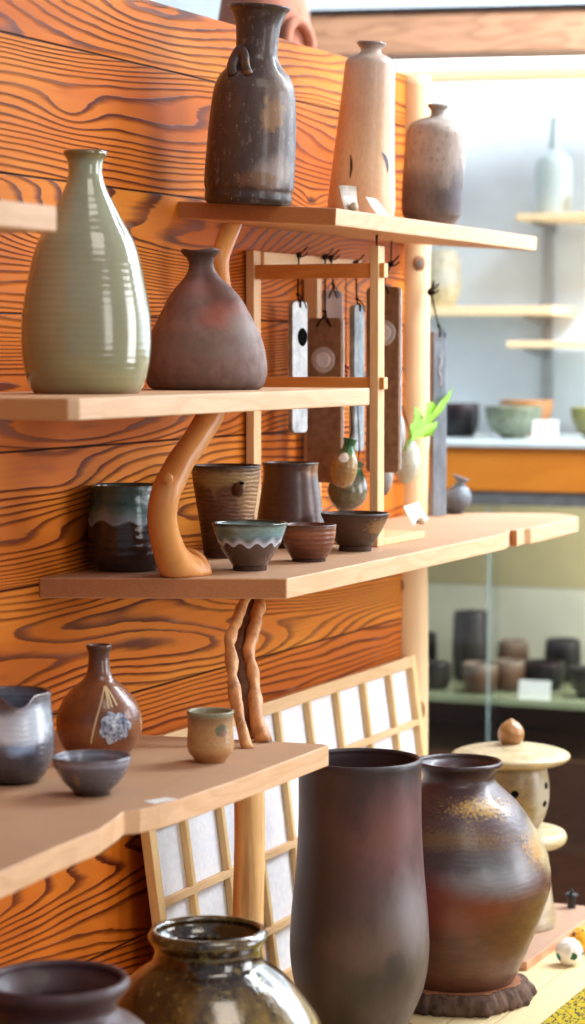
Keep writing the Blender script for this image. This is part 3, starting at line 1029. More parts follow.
M['slipcluster'] = t.fin(t.ramp(n_, [(.3, (60, 66, 88)), (.45, (124, 134, 156)), (.6, (196, 204, 220))]), .15, .5, bump=n_, bstr=.3, coat=.5)
M['slipcream'] = plain('cream slip', (214, 186, 140), .4, .4, .05)
S = dep(o.location) / F
a0 = .43
for (dx, dy, rr) in ((0, 0, 7.5), (-7, 5, 6), (-3, 10, 5.5), (5, 8, 6), (9, 1, 6.2), (6, -7, 6), (-3, -10, 6.5), (-9, -4, 5.5)):
    wrap('flower_petal', o, a0 + dx * .0262, 721.5 - dy, lambda th, rr=rr: rr * S * (1 + .1 * math.cos(3 * th)), M['slipcluster'], lift=.0007 + .0001 * rr, n=20)
def stroke(o, pts, hw, mat):
    """pts given as (fraction across, pixel row)"""
    a_m = sum(p[0] for p in pts) / len(pts); y_m = sum(p[1] for p in pts) / len(pts)
    pr = o_prof[o.name]; zc = zat(y_m, o.location) - o.location.z; r0 = rad_at(pr, zc)
    a1 = math.asin(a_m)
    lst = [((math.asin(a) - a1) * r0, zat(y, o.location) - o.location.z - zc, hw) for a, y in pts]
    wrap('slip_stroke', o, a_m, y_m, lst, mat, lift=.0012)
stroke(o, [(.30, 683.5), (.18, 692), (.06, 706), (-.03, 720), (-.12, 737)], .0009, M['slipcream'])
stroke(o, [(.30, 683.5), (.32, 690), (.31, 703)], .0009, M['slipcream'])
stroke(o, [(.36, 683), (.38, 690), (.40, 702)], .0009, M['slipcream'])
stroke(o, [(.36, 683), (.46, 690), (.53, 701)], .0009, M['slipcream'])

m = pot_mat('grey tea bowl', [(0, (66, 60, 64)), (.4, (100, 98, 106)), (.75, (116, 114, 124)), (.85, (160, 164, 180)), (1, (104, 96, 102))], wob=.02, rough=.22, coat=.4, rings=.35, ringn=10, bstr=.25,
            patches=[(front(-.4, .4), (.06, .2, .35), (150, 122, 84), .4, 6, .5, .6)])
bowl('grey_bowl', 'small grey bowl with pale bluish rim in front of the round brown bottle', 90.5, 797.5,
     [(756.5, 39.3), (759, 39), (766, 37), (774, 33), (781, 28.5), (787, 22.5), (792, 18)], m, Z4, foot=(17, 18, 792))
m = pot_mat('sand cup', [(0, (164, 108, 62)), (.3, (200, 152, 98)), (.7, (194, 146, 94)), (.88, (158, 116, 76)), (.92, (150, 144, 110)), (1, (150, 148, 120))], wob=.02, rough=.35, mottle=.1, msc=16, bstr=.25, coat=.2,
            patches=[(front(.52, .66), (.18, .18, .16), (84, 92, 62), .5, 12, .4, .85), (front(.6, .6), (.08, .1, .08), (160, 100, 84), .3, 12, .4, .7)], spots=[(30, .68, .71, (100, 70, 44), .7)])
loc = zsurf_loc(210, 764, 15, Z4)
vessel('sand_cup', 'small sand-brown cup with pale green rim beside the twisted stems', 'cup', 210, None, Z4,
       [(711.5, 24), (714, 23.7), (718, 23), (727, 23), (738, 23.5), (746, 23.6), (752, 21.8), (757, 17.5), (760, 15.5), (763, 15)], m, loc=loc, t=.0028)
# sticker and knot hole in shelf 4
q = PZ(162, 800.5, Z4)
b = obox('sticker', (q.x - .008, q.y - .016, Z4 + .0001), (q.x + .006, q.y + .012, Z4 + .0006), M['white'], .0001)
b.rotation_euler = (0, 0, -.35)
tag(b, 'small blank white sticker lying near the front edge of the lowest shelf', 'sticker')

# ------------------------------------------------------------------ floor pots
m = pot_mat('smoke fired tall', [(0, (70, 56, 52)), (.25, (84, 68, 64)), (.5, (92, 66, 66)), (.75, (100, 64, 64)), (.93, (78, 52, 54)), (1, (56, 40, 44))], wob=.08, rough=.42, rough2=.6, mottle=.2, msc=3, bstr=.12, coat=.08,
            patches=[(front(-.75, .55), (.4, .4, .6), (46, 36, 38), .35, 3, .8, .85), (front(.5, .78, .9), (.4, .4, .2), (128, 80, 78), .5, 3, .9, .7),
                     (front(.75, .45), (.35, .35, .22), (134, 126, 130), .4, 3, .9, .75), (front(.2, .35), (.5, .35, .14), (112, 88, 78), .6, 3, .9, .6),
                     (front(.5, .28), (.12, .15, .09), (52, 46, 48), .5, 9, .7, .7)])
M['cutwood'] = board_wood('red-brown base wood', (170, 112, 78), (120, 70, 46), contrast=.4)
locT = PZ(359.5, 1030, ZP + .012)
sd = link('round_wood_base', tomesh('rb', lathe_bm([(.066, 0), (.069, .002), (.069, .010), (.066, .012)], seg=56, inner=False)), M['cutwood'])
sd.location = (locT.x, locT.y, ZP); tag(sd, 'round reddish wooden base under the tallest dark vase', 'stand')
vessel('tall_dark_vase', 'tallest dark smoky brown cylinder vase on the platform', 'vase', 360, None, ZP + .012,
       [(760, 61), (763, 61.3), (768, 61), (790, 61), (815, 61.2), (839, 62), (865, 63.7), (889, 66), (910, 68), (930, 69.2), (950, 69.5), (970, 67.5), (988, 63.5), (1003, 57.5), (1014, 52.5), (1022, 49), (1032, 46)],
       m, loc=Vector((locT.x, locT.y, ZP + .012)), t=.006, lip=.004, seg=96)

# bark slice with vase 2
M['bark'] = log_wood('rough bark', (104, 78, 64), (72, 52, 44), (28, 20, 18), stretch=.35, sc=120, rough=.9, lines=.9)
q = PZ(457, 1018, ZP)
locS = Vector((q.x + FH.x * .088, q.y + FH.y * .088, ZP))
def barkdef(p, a, r, z):
    n = noise.noise(Vector((math.cos(a) * 2.2 + 5, math.sin(a) * 2.2, 1)))
    n2 = noise.noise(Vector((math.cos(a) * 14, math.sin(a) * 14, z * 60)))
    k = 1 + .10 * n + .085 * n2 + (.12 * max(0, math.cos(a - RTa - .0)) ** 8)
    return Vector((p.x * k, p.y * k, p.z))
HS = .024
sl = empty('bark_slice', locS, 'slice of log with rough bark edge under the wide dark vase', 'stand')
link('bark', tomesh('bark', lathe_bm([(.086, 0), (.089, .005), (.088, .012), (.085, .018), (.080, HS - .001)], seg=140, inner=False, deform=barkdef)), M['bark'], sl)
link('cut_face', tomesh('cf', lathe_bm([(.074, HS - .003), (.076, HS)], seg=140, inner=False, deform=barkdef, sub=1)), M['cutwood'], sl, smooth=False)
m = pot_mat('wood fired brown', [(0, (92, 54, 36)), (.1, (104, 60, 42)), (.3, (98, 56, 42)), (.45, (104, 60, 50)), (.6, (92, 62, 58)), (.8, (86, 60, 60)), (.93, (82, 54, 56)), (1, (60, 40, 44))], wob=.06, rough=.33, rough2=.5, rings=.2, ringn=44, bstr=.25,
            msq=3, mottle=.15, coat=.15,
            patches=[(front(-.1, .42), (.5, .5, .2), (128, 54, 46), .5, 4, .8, .7), (front(.35, .56), (.38, .38, .15), (132, 132, 138), .5, 4, .8, .85), (front(.97, .66), (.16, .26, .2), (176, 158, 120), .4, 6, .6, .9),
                     (front(.35, .83, .75), (.26, .28, .055), (176, 134, 52), 1.6, 60, .8, .85), (front(.86, .64, .95), (.11, .16, .10), (176, 124, 40), 1.5, 55, .9, .9),
                     (front(-.2, .70, .9), (.5, .4, .06), (120, 90, 48), 1.8, 70, .6, .6), (front(-.1, .62), (.5, .5, .08), (58, 44, 46), .7, 6, .7, .6),
                     (front(.5, .2), (.1, .1, .03), (190, 160, 120), .7, 10, .4, .8)])
vessel('wide_shoulder_vase', 'wide-bellied dark red-brown vase with gold speckles standing on the bark slice', 'vase', 457, None, ZP + HS,
       [(762.5, 43.5), (765, 43), (768, 40), (774, 36), (780, 36), (786, 41), (794, 50), (804, 60.5), (826.5, 76), (848.6, 87), (862, 91), (874, 92.5), (890, 91), (915, 82.5), (940, 73), (966, 61.5), (980, 54), (988, 49), (993, 47)],
       m, loc=Vector((locS.x + .006, locS.y + .003, ZP + HS + .0006)), t=.005, seg=96, lip=.003)

# pots at the lower left
m = pot_mat('ame olive glaze', [(0, (40, 26, 16)), (.4, (120, 90, 38)), (.68, (172, 138, 66)), (.79, (136, 104, 46)), (.87, (56, 32, 20)), (.95, (58, 34, 20)), (.97, (92, 70, 36)), (1, (110, 90, 56))], wob=.03, rough=.05, rough2=.12, coat=1.0, spec=.8,
            mottle=.35, msc=13, msq=.5, bstr=1.0,
            patches=[(front(-.75, .75), (.4, .5, .4), (44, 26, 16), .5, 4, .7, .9), (front(.2, .8), (.2, .2, .06), (140, 118, 60), .8, 8, .5, .7)],
            spots=[(22, .58, .68, (166, 142, 84), .5), (46, .5, .6, (92, 70, 30), .5)])
w = .30
loc = Vector((w, P(208, 940, w).y, ZP))
vessel('olive_glazed_jar', 'very glossy olive-brown jar with wide collar below the lowest shelf', 'jar', 208, None, ZP,
       [(932, 58.5), (935.5, 60), (940, 58), (947, 54), (955, 54), (962, 57), (968, 65), (976, 76), (986, 86), (1006, 101), (1024, 112), (1050, 121), (1080, 124), (1120, 117), (1170, 95), (1215, 72), (1232, 64)],
       m, loc=loc, t=.007, seg=96, lip=.005)
m = pot_mat('matt purple brown jar', [(0, (40, 28, 28)), (.5, (84, 60, 52)), (.8, (100, 72, 60)), (.93, (84, 54, 56)), (1, (78, 52, 60))], rough=.42, rough2=.55, mottle=.15, bstr=.12, coat=.1,
            patches=[(front(.4, .8), (.3, .4, .1), (104, 74, 48), .7, 8, .6, .6)])
w = .33
loc = Vector((w, P(55, 980, w).y, ZP))
vessel('dark_flared_jar', 'matt purple-brown jar with flared mouth in the lower left corner', 'jar', 55, None, ZP,
       [(981, 73.5), (984, 74), (989, 71.5), (996, 65), (1004, 60.5), (1010, 61), (1016, 68), (1024, 82), (1040, 98), (1070, 112), (1110, 118), (1170, 108), (1230, 88), (1290, 66), (1320, 58)],
       m, loc=loc, t=.007, seg=96, lip=.004)

# ------------------------------------------------------------------ low board, lantern and small things at the right
ZB = ZP + .012
M['stepboard'] = board_wood('worn rosy board', (206, 154, 118), (170, 116, 84), top=(176, 142, 120), contrast=.4)
fc = PZ(527, 962, ZB)
b = obox('display_board', (.088, fc.y, ZP), (fc.x, 3.205, ZB), M['stepboard'], .0015)
tag(b, 'flat worn wooden board under the pottery lantern', 'board')
m_l = pot_mat('ash lantern', [(0, (170, 150, 118)), (.3, (160, 132, 92)), (.6, (146, 116, 74)), (1, (176, 152, 108))], rough=.3, rough2=.5, rings=.3, ringn=18, bstr=.3, mottle=.15, wob=.1, coat=.2,
              patches=[(front(.8, .5), (.3, .3, .5), (190, 180, 160), .5, 4, .7, .7)])
m_lid = pot_mat('ash lantern lid', [(0, (150, 116, 70)), (.4, (206, 184, 140)), (1, (208, 190, 150))], rough=.35, bstr=.25, mottle=.12, coat=.2,
                spots=[(8, .55, .65, (168, 134, 84), .6)])
m_kn = pot_mat('lantern knob', [(0, (150, 100, 52)), (.4, (176, 120, 66)), (1, (186, 140, 88))], rough=.25, bstr=.25, coat=.3)
ll = zsurf_loc(514, 934.5, 46, ZB)
la = empty('pottery_lantern', ll, 'ash-glazed pottery lantern with domed knob and wide round roof', 'lantern')
def lpart(nm, prof, mat, inner=False, t=.004):
    d = dep(ll)
    pr = sorted([(hw * d / F, zat(y, ll) - ZB) for y, hw in prof], key=lambda q: q[1])
    # keep listed order (bottom to top)
    pr = [(hw * d / F, zat(y, ll) - ZB) for y, hw in reversed(prof)]
    zmin = pr[0][1]
    if nm == 'shaft': pr[0] = (pr[0][0], 0)
    bm = lathe_bm(pr, t, 64, inner, handmade(.0008, 14, len(nm)))
    return link(nm, tomesh(nm, bm), mat, la), pr
lpart('shaft', [(843, 20), (850, 36), (862, 39), (885, 41), (905, 43.5), (915, 45.5), (922, 46.5), (926, 46)], m_l)
lpart('tray', [(826, 30), (829, 50), (832, 55), (838, 56), (843, 52), (845, 40)], m_lid)
op, lpr = lpart('lamp_body', [(763, 33), (768, 35.5), (780, 38), (795, 38.5), (808, 36.5), (818, 33), (826, 28)], m_l, True)
lpart('roof', [(743, 8), (745, 22), (748, 42), (751, 54), (754, 58.8), (758, 58), (762, 50), (764.5, 36)], m_lid)
lpart('knob', [(718.5, .8), (720.5, 4), (724, 8.5), (730, 12.3), (735, 12.8), (740, 11.5), (743, 9.2), (744.5, 8), (747, 9)], m_kn)
dl = dep(ll)
for (px, py) in ((514, 787.6), (545.5, 799), (547, 783)):
    zc = zat(py, ll) - ZB
    r = rad_at(lpr, zc)
    a = max(-.98, min(.98, (px - 513.5) * dl / F / r))
    dv = RT * a - FH * math.sqrt(1 - a * a)
    bm = bmesh.new(); bmesh.ops.create_uvsphere(bm, u_segments=16, v_segments=10, radius=1)
    qt = dv.to_track_quat('Z', 'Y').to_matrix()
    for v in bm.verts: v.co = dv * (r - .0006) + Vector((0, 0, zc)) + qt @ Vector((v.co.x * .0058, v.co.y * .0058, v.co.z * .0012))
    link('light_hole', tomesh('light_hole', bm), M['dark'], op)

# small black oil lamp
lk = PZ(563.5, 913.5, ZB)
m_k = plain('black glaze', (34, 34, 42), .25, .5, .2, 60)
o = link('small_black_pot', tomesh('sbp', lathe_bm([(.0062, 0), (.0062, .006), (.0072, .016), (.0095, .0175), (.0095, .0195)], .0015, 32)), m_k)
o.location = (lk.x, 3.185, ZB); tag(o, 'tiny black pot with a knob on the board beside the lantern', 'pot')
link('knob', tomesh('kn', lathe_bm([(.008, .018), (.006, .020), (.002, .021), (.0028, .024), (.0012, .0265)], seg=20, inner=False)), m_k, o)

# patchwork balls
def ballmat(name, base, cols, sc=6):
    t = NT(name); g = t.coord('Generated')
    v = t.n('ShaderNodeTexVoronoi'); v.inputs['Scale'].default_value = sc
    t.t.links.new(g, v.inputs['Vector'])
    r = t._sep(v.outputs['Color'])[0]
    st = [(0, base)]
    for k, c in enumerate(cols): st.append(((k + 1) / (len(cols) + 1) * .7 + .22, c))
    c = t.ramp(r, st, 'CONSTANT')
    f = t.rng(v.outputs['Distance'], .44, .48)
    c = t.mix(f, c, base)
    n = t.noise(g, 60, 3)
    return t.fin(c, .8, .2, bump=n, bstr=.2, sheen=.3)
def ball(label, px, near, r, mat):
    q = PZ(px, near, ZP)
    bm = bmesh.new(); bmesh.ops.create_icosphere(bm, subdivisions=5, radius=r)
    rx = Matrix.Rotation(.5, 3, 'Y') @ Matrix.Rotation(.6, 3, 'X')
    for v in bm.verts:
        a = math.atan2(v.co.y, v.co.x)
        k = 1 - .05 * (abs(math.cos(4 * a)) ** 10)
        v.co = rx @ (v.co * k)
    lowest = min(v.co.z for v in bm.verts)
    for v in bm.verts: v.co.z -= lowest
    o = link('fabric_ball', tomesh('ball', bm), mat)
    o.location = (q.x + FH.x * r * .3, q.y + FH.y * r * .3, ZP)
    tag(o, label, 'ball', None)
    return o
ball('white fabric ball with green and teal leaf print on the platform', 569.5, 966, .0178, ballmat('white floral cloth', (238, 232, 222), [(46, 92, 66), (30, 128, 140), (196, 214, 140), (238, 232, 222)], 3.2))
ball('yellow and orange fabric ball with purple flower behind the white one', 582.5, 953.5, .0172, ballmat('yellow floral cloth', (240, 178, 40), [(226, 96, 30), (120, 30, 90), (240, 200, 80), (220, 70, 40)], 6))

# woven mat
t = NT('mustard woven mat'); p_ = t.coord('Object'); x_, y_, z_ = t._sep(p_)
wv = t.n('ShaderNodeTexWave'); wv.wave_type = 'BANDS'; wv.bands_direction = 'DIAGONAL'
wv.inputs['Scale'].default_value = 42; wv.inputs['Distortion'].default_value = 9; wv.inputs['Detail'].default_value = 2; wv.inputs['Detail Scale'].default_value = 3
t.t.links.new(t.vmath('MULTIPLY', p_, (1.0, .7, 1)), wv.inputs['Vector'])
c = t.mix(t.rng(wv.outputs['Fac'], .12, .25), (44, 50, 56), (190, 164, 26))
wf = t.noise(t.vmath('MULTIPLY', p_, (300, 60, 1)), 1.0, 2)
c = t.mix(t.rng(wf, .4, .7, 0, .4), c, (150, 120, 12))
M['mat'] = t.fin(c, .85, .2, bump=wf, bstr=.4)
q = PZ(585, 987, ZP + .003)
b = obox('woven_mat', (q.x, 2.2, ZP), (.80, 3.15, ZP + .003), M['mat'], .001)
tag(b, 'mustard yellow woven mat with dark pattern at the lower right', 'mat')

# ------------------------------------------------------------------ hanging rack
YR = P(249.5, 300, .008).y
xr0, xr1 = .150, .162
# post x from pixel columns 369..378 for the face towards the camera
xr0 = PY(369.5, 400, YR).x; xr1 = PY(378.0, 400, YR).x
xl0 = .003
xl1 = xl0 + .011
rk = empty('hanging_rack', ((xr0 + xr1) / 2, YR, Z3), 'light wooden rack of thin posts and rails where clay pendants hang', 'rack')
OFF = ((xr0 + xr1) / 2, YR, Z3)
zpt = zat(246, (xr0, YR, 0))
PW = .021
box('post', (xr0, YR, Z3 + .0003), (xr1, YR + PW, zpt), M['frame'], rk, .001, OFF)
zl1 = zat(250.5, (xl0, YR, 0))
box('post', (xl0, YR, Z3 + .0003), (xl1, YR + PW, zl1), M['frame'], rk, .001, OFF)
def yz(py, x, Y=YR): return zat(py, (x, Y, 0))
zr_t, zr_b = yz(264, .08), yz(278.5, .08)
box('crossrail', (xl1, YR + .004, zr_b), (xr1 + .006, YR + .017, zr_t), M['frame_x_shaded'], rk, .001, OFF)
zr_t2, zr_b2 = yz(377, .08), yz(389, .08)
box('crossrail', (xl1, YR + .004, zr_b2), (xr1 + .006, YR + .017, zr_t2), M['frame_x_shaded'], rk, .001, OFF)
# rail along the wall and rear post
zw_t, zw_b = yz(251, .01), yz(264.5, .01)
YR2 = P(319, 300, .024).y
box('wall_rail', (xl0 + .001, YR + PW, zw_b), (xl1 + .004, YR2 + .17, zw_t), M['frame_y'], rk, .001, OFF)
box('post', (xl0, YR2 - .001, Z3 + .0003), (xl1 + .008, YR2 + .014, zw_b), M['frame'], rk, .001, OFF)
# foot board
fb = PZ(433, 532, Z3 + .008)
box('foot_board', (xr1 - .075, YR + PW, Z3 + .0003), (xr1, fb.y, Z3 + .009), M['frame_y'], rk, .001, OFF)
# price card on it
tag_card('price_tag', 'white price card in a pebble on the rack foot beside the log post', [(404.5, 508), (420, 503.5), (428.5, 521), (413.5, 527)], .128, Z3 + .0092, (421.5, 523, .0052))

# cords tied at post top
for dx in (-4.5, 4.5):
    a = P(377.5 + dx, 235, xr0 + .004); b = P(377.5, 247, xr0 + .004)
    a.y = YR + .012 + dx * .0005; b.y = YR + .012; b.z = zpt + .0003
    tube('tie_cord', [b, (b + a) / 2, a], .0009, M['cord'], rk, OFF, seg=8)

def cord_bm(pts, r=.0009, bm=None, knots=()):
    bm = tube_bm(pts, r, seg=8, sub=4, bm=bm)
    return bm

# ------------------------------------------------------------------ pendants
t = NT('brown clay slab'); n_ = t.noise(t.coord(), 120, 4); n2 = t.noise(t.coord(), 14, 2)
M['slab'] = t.fin(t.mix(t.rng(n_, .3, .7), t.mix(n2, (112, 80, 58), (134, 98, 72)), (146, 110, 84)), .8, .2, bump=n_, bstr=.25)
t = NT('grey white glaze slab'); g = t.coord(); n_ = t.noise(t.vmath('MULTIPLY', g, (1, 1, .5)), 60, 4, .6)
M['glaze_white'] = t.fin(t.ramp(n_, [(.3, (104, 110, 116)), (.5, (150, 158, 162)), (.7, (196, 202, 202))]), .18, .5, bump=n_, bstr=.2, coat=.5)
M['glaze_lilac'] = plain('pale lilac glaze', (196, 186, 184), .2, .5, .05, 60)
M['glaze_pearl'] = plain('pearl glaze', (222, 218, 222), .12, .6, .04, 60)

def slab_pts(w_, h_, r=.006, n=5, bot=None):
    """outline in (u, v) with v=0 at the top"""
    bot = bot or r
    out = []
    for (cx, cy, rr, a0) in ((w_ / 2 - r, -r, r, 0), (-w_ / 2 + r, -r, r, PI / 2), (-w_ / 2 + bot, -h_ + bot, bot, PI), (w_ / 2 - bot, -h_ + bot, bot, 1.5 * PI)):
        for k in range(n + 1):
            a = a0 + k / n * PI / 2
            out.append((cx + rr * math.cos(a), cy + rr * math.sin(a)))
    return out

def slab(name, parent, w_, h_, th, mat, ax_u, ax_n, org, r=.006, bot=None, bev=.0012):
    """a rounded slab; ax_u its width direction, ax_n its normal"""
    bm = prism_bm(slab_pts(w_, h_, r, 5, bot), -th / 2, th / 2, bev)
    U = Vector(ax_u).normalized(); N = Vector(ax_n).normalized(); V = Vector((0, 0, 1))
    for v in bm.verts:
        u, vv, nn = v.co
        v.co = Vector(org) + U * u + V * vv + N * nn
    return link(name, tomesh(name, bm), mat, parent, smooth=False)

def disc(name, parent, c, nrm, r, th, mat, squash=1.0, wob=.015):
    bm = bmesh.new()
    prof = [(r, 0), (r * .97, th * .7), (r * .75, th), (r * .35, th * .8)]
    b2 = lathe_bm([(r, -.0005), (r * .98, th * .6), (r * .8, th), (r * .45, th * .75), (.0006, th * .6)], seg=28, inner=False, sub=2,
                  deform=lambda p, a, rr, z: Vector((p.x * (1 + wob * math.sin(3 * a)), p.y * (1 + wob * math.cos(4 * a)) * squash, z)))
    q = Vector(nrm).to_track_quat('Z', 'Y').to_matrix()
    for v in b2.verts: v.co = Vector(c) + q @ v.co
    bm.free()
    return link(name, tomesh(name, b2), mat, parent)

def pendant(name, label, org, w_, h_, th, mat, face, hook, cat='pendant', holes=2, hs=.009, edge=None, kn=1.0, **kw):
    """org: world top centre; hook: world point the cord goes up to"""
    root = empty(name, org, label, cat)
    N = Vector(face).normalized(); U = Vector((0, 0, 1)).cross(N).normalized()
    slab('slab', root, w_, h_, th, mat, U, N, (0, 0, 0), **kw)
    if edge:
        e_ = slab('glazed_back', root, w_ + .0012, h_ + .0006, th * .5, edge, U, N, -N * (th * .72), **kw)
    hk = Vector(hook) - Vector(org)
    if holes == 2:
        pts = [N * (th / 2 + .0008) + U * (-hs) + Vector((0, 0, -.011)), Vector((0, 0, 0)) + N * (th / 2 + .0012) + U * (-hs * .3) + Vector((0, 0, -.001)), Vector((0, 0, .008)), hk]
        pts2 = [N * (th / 2 + .0008) + U * (hs) + Vector((0, 0, -.011)), Vector((0, 0, 0)) + N * (th / 2 + .0012) + U * (hs * .3) + Vector((0, 0, -.001)), Vector((0, 0, .0082)), hk + Vector((0, .001, 0))]
        bm = tube_bm(pts, .0011, seg=8); bm = tube_bm(pts2, .0011, seg=8, bm=bm)
    else:
        pts = [N * (th / 2 + .0008) + Vector((0, 0, -.008)), N * (th / 2 + .0006) + Vector((0, 0, .001)), Vector((0, 0, .006)), hk]
        bm = tube_bm(pts, .0012, seg=8)
    # knot lumps and loose ends
    for c, r in ((Vector((0, 0, .008)), .0026), (hk, .0042 * kn)):
        mb = bmesh.new(); bmesh.ops.create_icosphere(mb, subdivisions=2, radius=r)
        vm = {}
        for v in mb.verts: vm[v.index] = bm.verts.new(v.co * (1 + .3 * noise.noise(v.co * 400)) + c)
        for f in mb.faces: bm.faces.new([vm[v.index] for v in f.verts])
        mb.free()
    bm = tube_bm([hk, hk + Vector((.004, .004, .005)), hk + Vector((.008, .009, .011))], .001 * kn, seg=7, bm=bm)
    bm = tube_bm([hk, hk + Vector((.006, -.001, -.002)), hk + Vector((.011, .002, .003))], .0009 * kn, seg=7, bm=bm)
    bm = tube_bm([Vector((0, 0, .008)), N * .004 + Vector((.004, 0, .002)), N * .005 + U * .005 + Vector((.004, 0, -.009))], .0008, seg=7, bm=bm)
    for sgn in ((-1, 1) if holes == 2 else (0,)):
        pass
    link('cord', tomesh('cord', bm), M['cord'], root)
    return root, U, N

camdir = (-FH).copy()
xrail = xl1 + .006
# A: pale slab seen from its side, dark oval hole
oA = P(298, 301, .032)
hA = P(299, 255, xrail)
faceA = (Vector((1, 0, 0)) * .75 + camdir * .5)
rA, U, N = pendant('clay_pendant', 'narrow grey-white glazed pendant with a dark oval, leftmost on the rack', oA, .026, .165, .008, M['glaze_white'], faceA, hA, holes=1)
disc('dark_oval', rA, Vector((0, 0, -.045)) + N * .0042 + U * .004, N, .0075, .0012, M['dark'], squash=1.5)
# C: pale slab behind
oC = P(333, 290, .012)
rC, U, N = pendant('clay_pendant', 'pale pendant hidden behind the round-spotted brown pendant on the rack', oC, .026, .10, .006, M['glaze_pearl'], camdir, P(331, 258, xrail), holes=2, hs=.006)
# B: brown slab with round glazed spot
oB = P(325, 318, .05)
rB, U, N = pendant('clay_pendant', 'brown clay pendant with pale round spot hanging from the middle of the rack', oB, .047, .208, .007, M['slab'], Vector((0, -1, 0)), P(325, 257, xrail + .002), holes=2, hs=.010, edge=M['glaze_white'])
d1 = disc('round_spot', rB, Vector((0, 0, zat(360, oB) - oB.z)) + N * .0035 - U * .001, N, .0165, .0016, M['glaze_lilac'])
disc('spot_centre', d1, Vector((0, 0, zat(360, oB) - oB.z)) + N * .0050 - U * .001, N, .0105, .0014, M['glaze_pearl'])
# D: narrow pale slab
oD = P(357, 305, .055)
faceD = (Vector((1, 0, 0)) * .85 + camdir * .3)
rD, U, N = pendant('clay_pendant', 'narrow pale pendant with dark edge left of the rack front post', oD, .022, .19, .009, M['glaze_white'], faceD, P(356, 263, xrail + .03), holes=1)
# beads
bd = empty('bead_strand', P(346, 366, .05), 'tiny strand of red beads between the two pendants on the rack', 'beads')
M['bead'] = plain('red bead', (170, 30, 44), .2, .6, .1)
for k, (dx, dz) in enumerate(((0, 0), (.003, -.003), (-.002, -.006), (.002, -.008), (-.003, -.011), (.001, -.013))):
    bm = bmesh.new(); bmesh.ops.create_icosphere(bm, subdivisions=2, radius=.0022)
    o = link('bead', tomesh('bead', bm), M['bead'], bd); o.location = (dx, 0, dz)
bp = bd.location
tube('string', [Vector((.001, 0, -.014)), Vector((0, 0, 0)), Vector((0, 0, .05)), P(346, 270, .045) - bp], .0006, M['cord'], bd, seg=6)
# E: long brown slab in front of the post
oE = P(383.5, 287, .105)
hE = P(391.5, 240, .105); hE.z = ZT - .0195 - .105 * math.tan(TILT) - .004
rE, U, N = pendant('clay_pendant', 'long brown pendant with pale spot between rack post and log post', oE, .045, .237, .007, M['slab'], Vector((0, -1, 0)), P(391, 264, .105), holes=1, edge=M['glaze_white'])
tube('hanging_string', [P(391, 264, .105) - oE, hE - oE], .0009, M['cord'], rE, sub=1, seg=8)
d1 = disc('round_spot', rE, Vector((0, 0, zat(333, oE) - oE.z)) + N * .0035 - U * -.002, N, .0165, .0016, M['glaze_lilac'])
disc('spot_centre', d1, Vector((0, 0, zat(333, oE) - oE.z)) + N * .005 - U * -.002, N, .0105, .0014, M['glaze_pearl'])

# F: long blue-grey strip hanging on the log post
t = NT('blue grey slab'); g = t.coord(); n_ = t.noise(t.vmath('MULTIPLY', g, (1, 1, .25)), 55, 4, .6)
M['bluegrey'] = t.fin(t.ramp(n_, [(.3, (110, 120, 130)), (.55, (148, 160, 172)), (.72, (190, 194, 198))]), .25, .5, bump=n_, bstr=.2, coat=.4)
oF = P(438.5, 331, .052)
hF = P(433, 298, .040)
hF0 = P(431, 292, .034)
rF, U, N = pendant('long_pendant', 'long blue-grey pendant hanging by rope from the log post', oF, .022, zat(331, oF) - (Z3 + .0015), .011, M['bluegrey'],
                   camdir * .8 + Vector((1, 0, 0)) * .45, hF0, holes=1, r=.003, kn=1.4)
# squiggle and rope twigs
pts = [Vector((0, 0, -.035)), Vector((0, 0, -.045)) + U * .002, Vector((0, 0, -.055)) - U * .002, Vector((0, 0, -.066)) + U * .002, Vector((0, 0, -.078))]
tube('squiggle', [p + N * .0056 for p in pts], .0009, M['glaze_pearl'], rF, seg=6)
q0 = hF0 - oF
tube('rope_twig', [Vector((-.009, -.006, q0.z + .004)), q0 + Vector((0, 0, .002)), q0 + Vector((.004, 0, .016))], .0012, M['cord'], rF, seg=7)
tube('rope_twig', [q0 + Vector((0, 0, -.004)), q0 + Vector((.006, -.002, .012))], .001, M['cord'], rF, seg=7, sub=1)

# hanging little vases
def hang_vase(name, label, px, py_top, w, prof, mat, hook, tilt=0.0, cat='vase'):
    loc = P(px, prof[-1][0], w)
    o = vessel(name, label, cat, px, None, loc.z, prof, mat, t=.002, loc=loc, seg=40)
    Rm = Matrix.Rotation(tilt, 3, FH)
    o.rotation_euler = Rm.to_euler()
    topz = o_prof[o.name][-1][1]
    c = link('cord', tomesh('cord', tube_bm([Vector((-.004, 0, topz * .96)), Vector((0, 0, topz + .012)), Rm.inverted() @ (Vector(hook) - loc)], .0008, seg=7)), M['cord'], o)
    return o
m_g = pot_mat('green neck grey vase', [(0, (78, 72, 54)), (.4, (116, 110, 84)), (.68, (122, 118, 96)), (.8, (58, 110, 72)), (1, (36, 88, 52))], rough=.15, coat=.5, bstr=.3, mottle=.2, wob=.04)
m_g2 = pot_mat('green neck straw vase', [(0, (150, 112, 62)), (.5, (170, 136, 84)), (.64, (140, 130, 80)), (.76, (52, 120, 66)), (1, (34, 92, 50))], rough=.15, coat=.5, bstr=.3, rings=.5, ringn=10, mottle=.1, wob=.03)
m_w = pot_mat('grey white vase', [(0, (110, 90, 78)), (.3, (170, 166, 160)), (1, (206, 208, 206))], rough=.2, coat=.4, bstr=.3, mottle=.15)
m_c = pot_mat('pale celadon wall vase', [(0, (178, 180, 160)), (.5, (198, 200, 180)), (1, (210, 214, 200))], rough=.25, coat=.3, bstr=.3, rings=.4, ringn=9, mottle=.1)
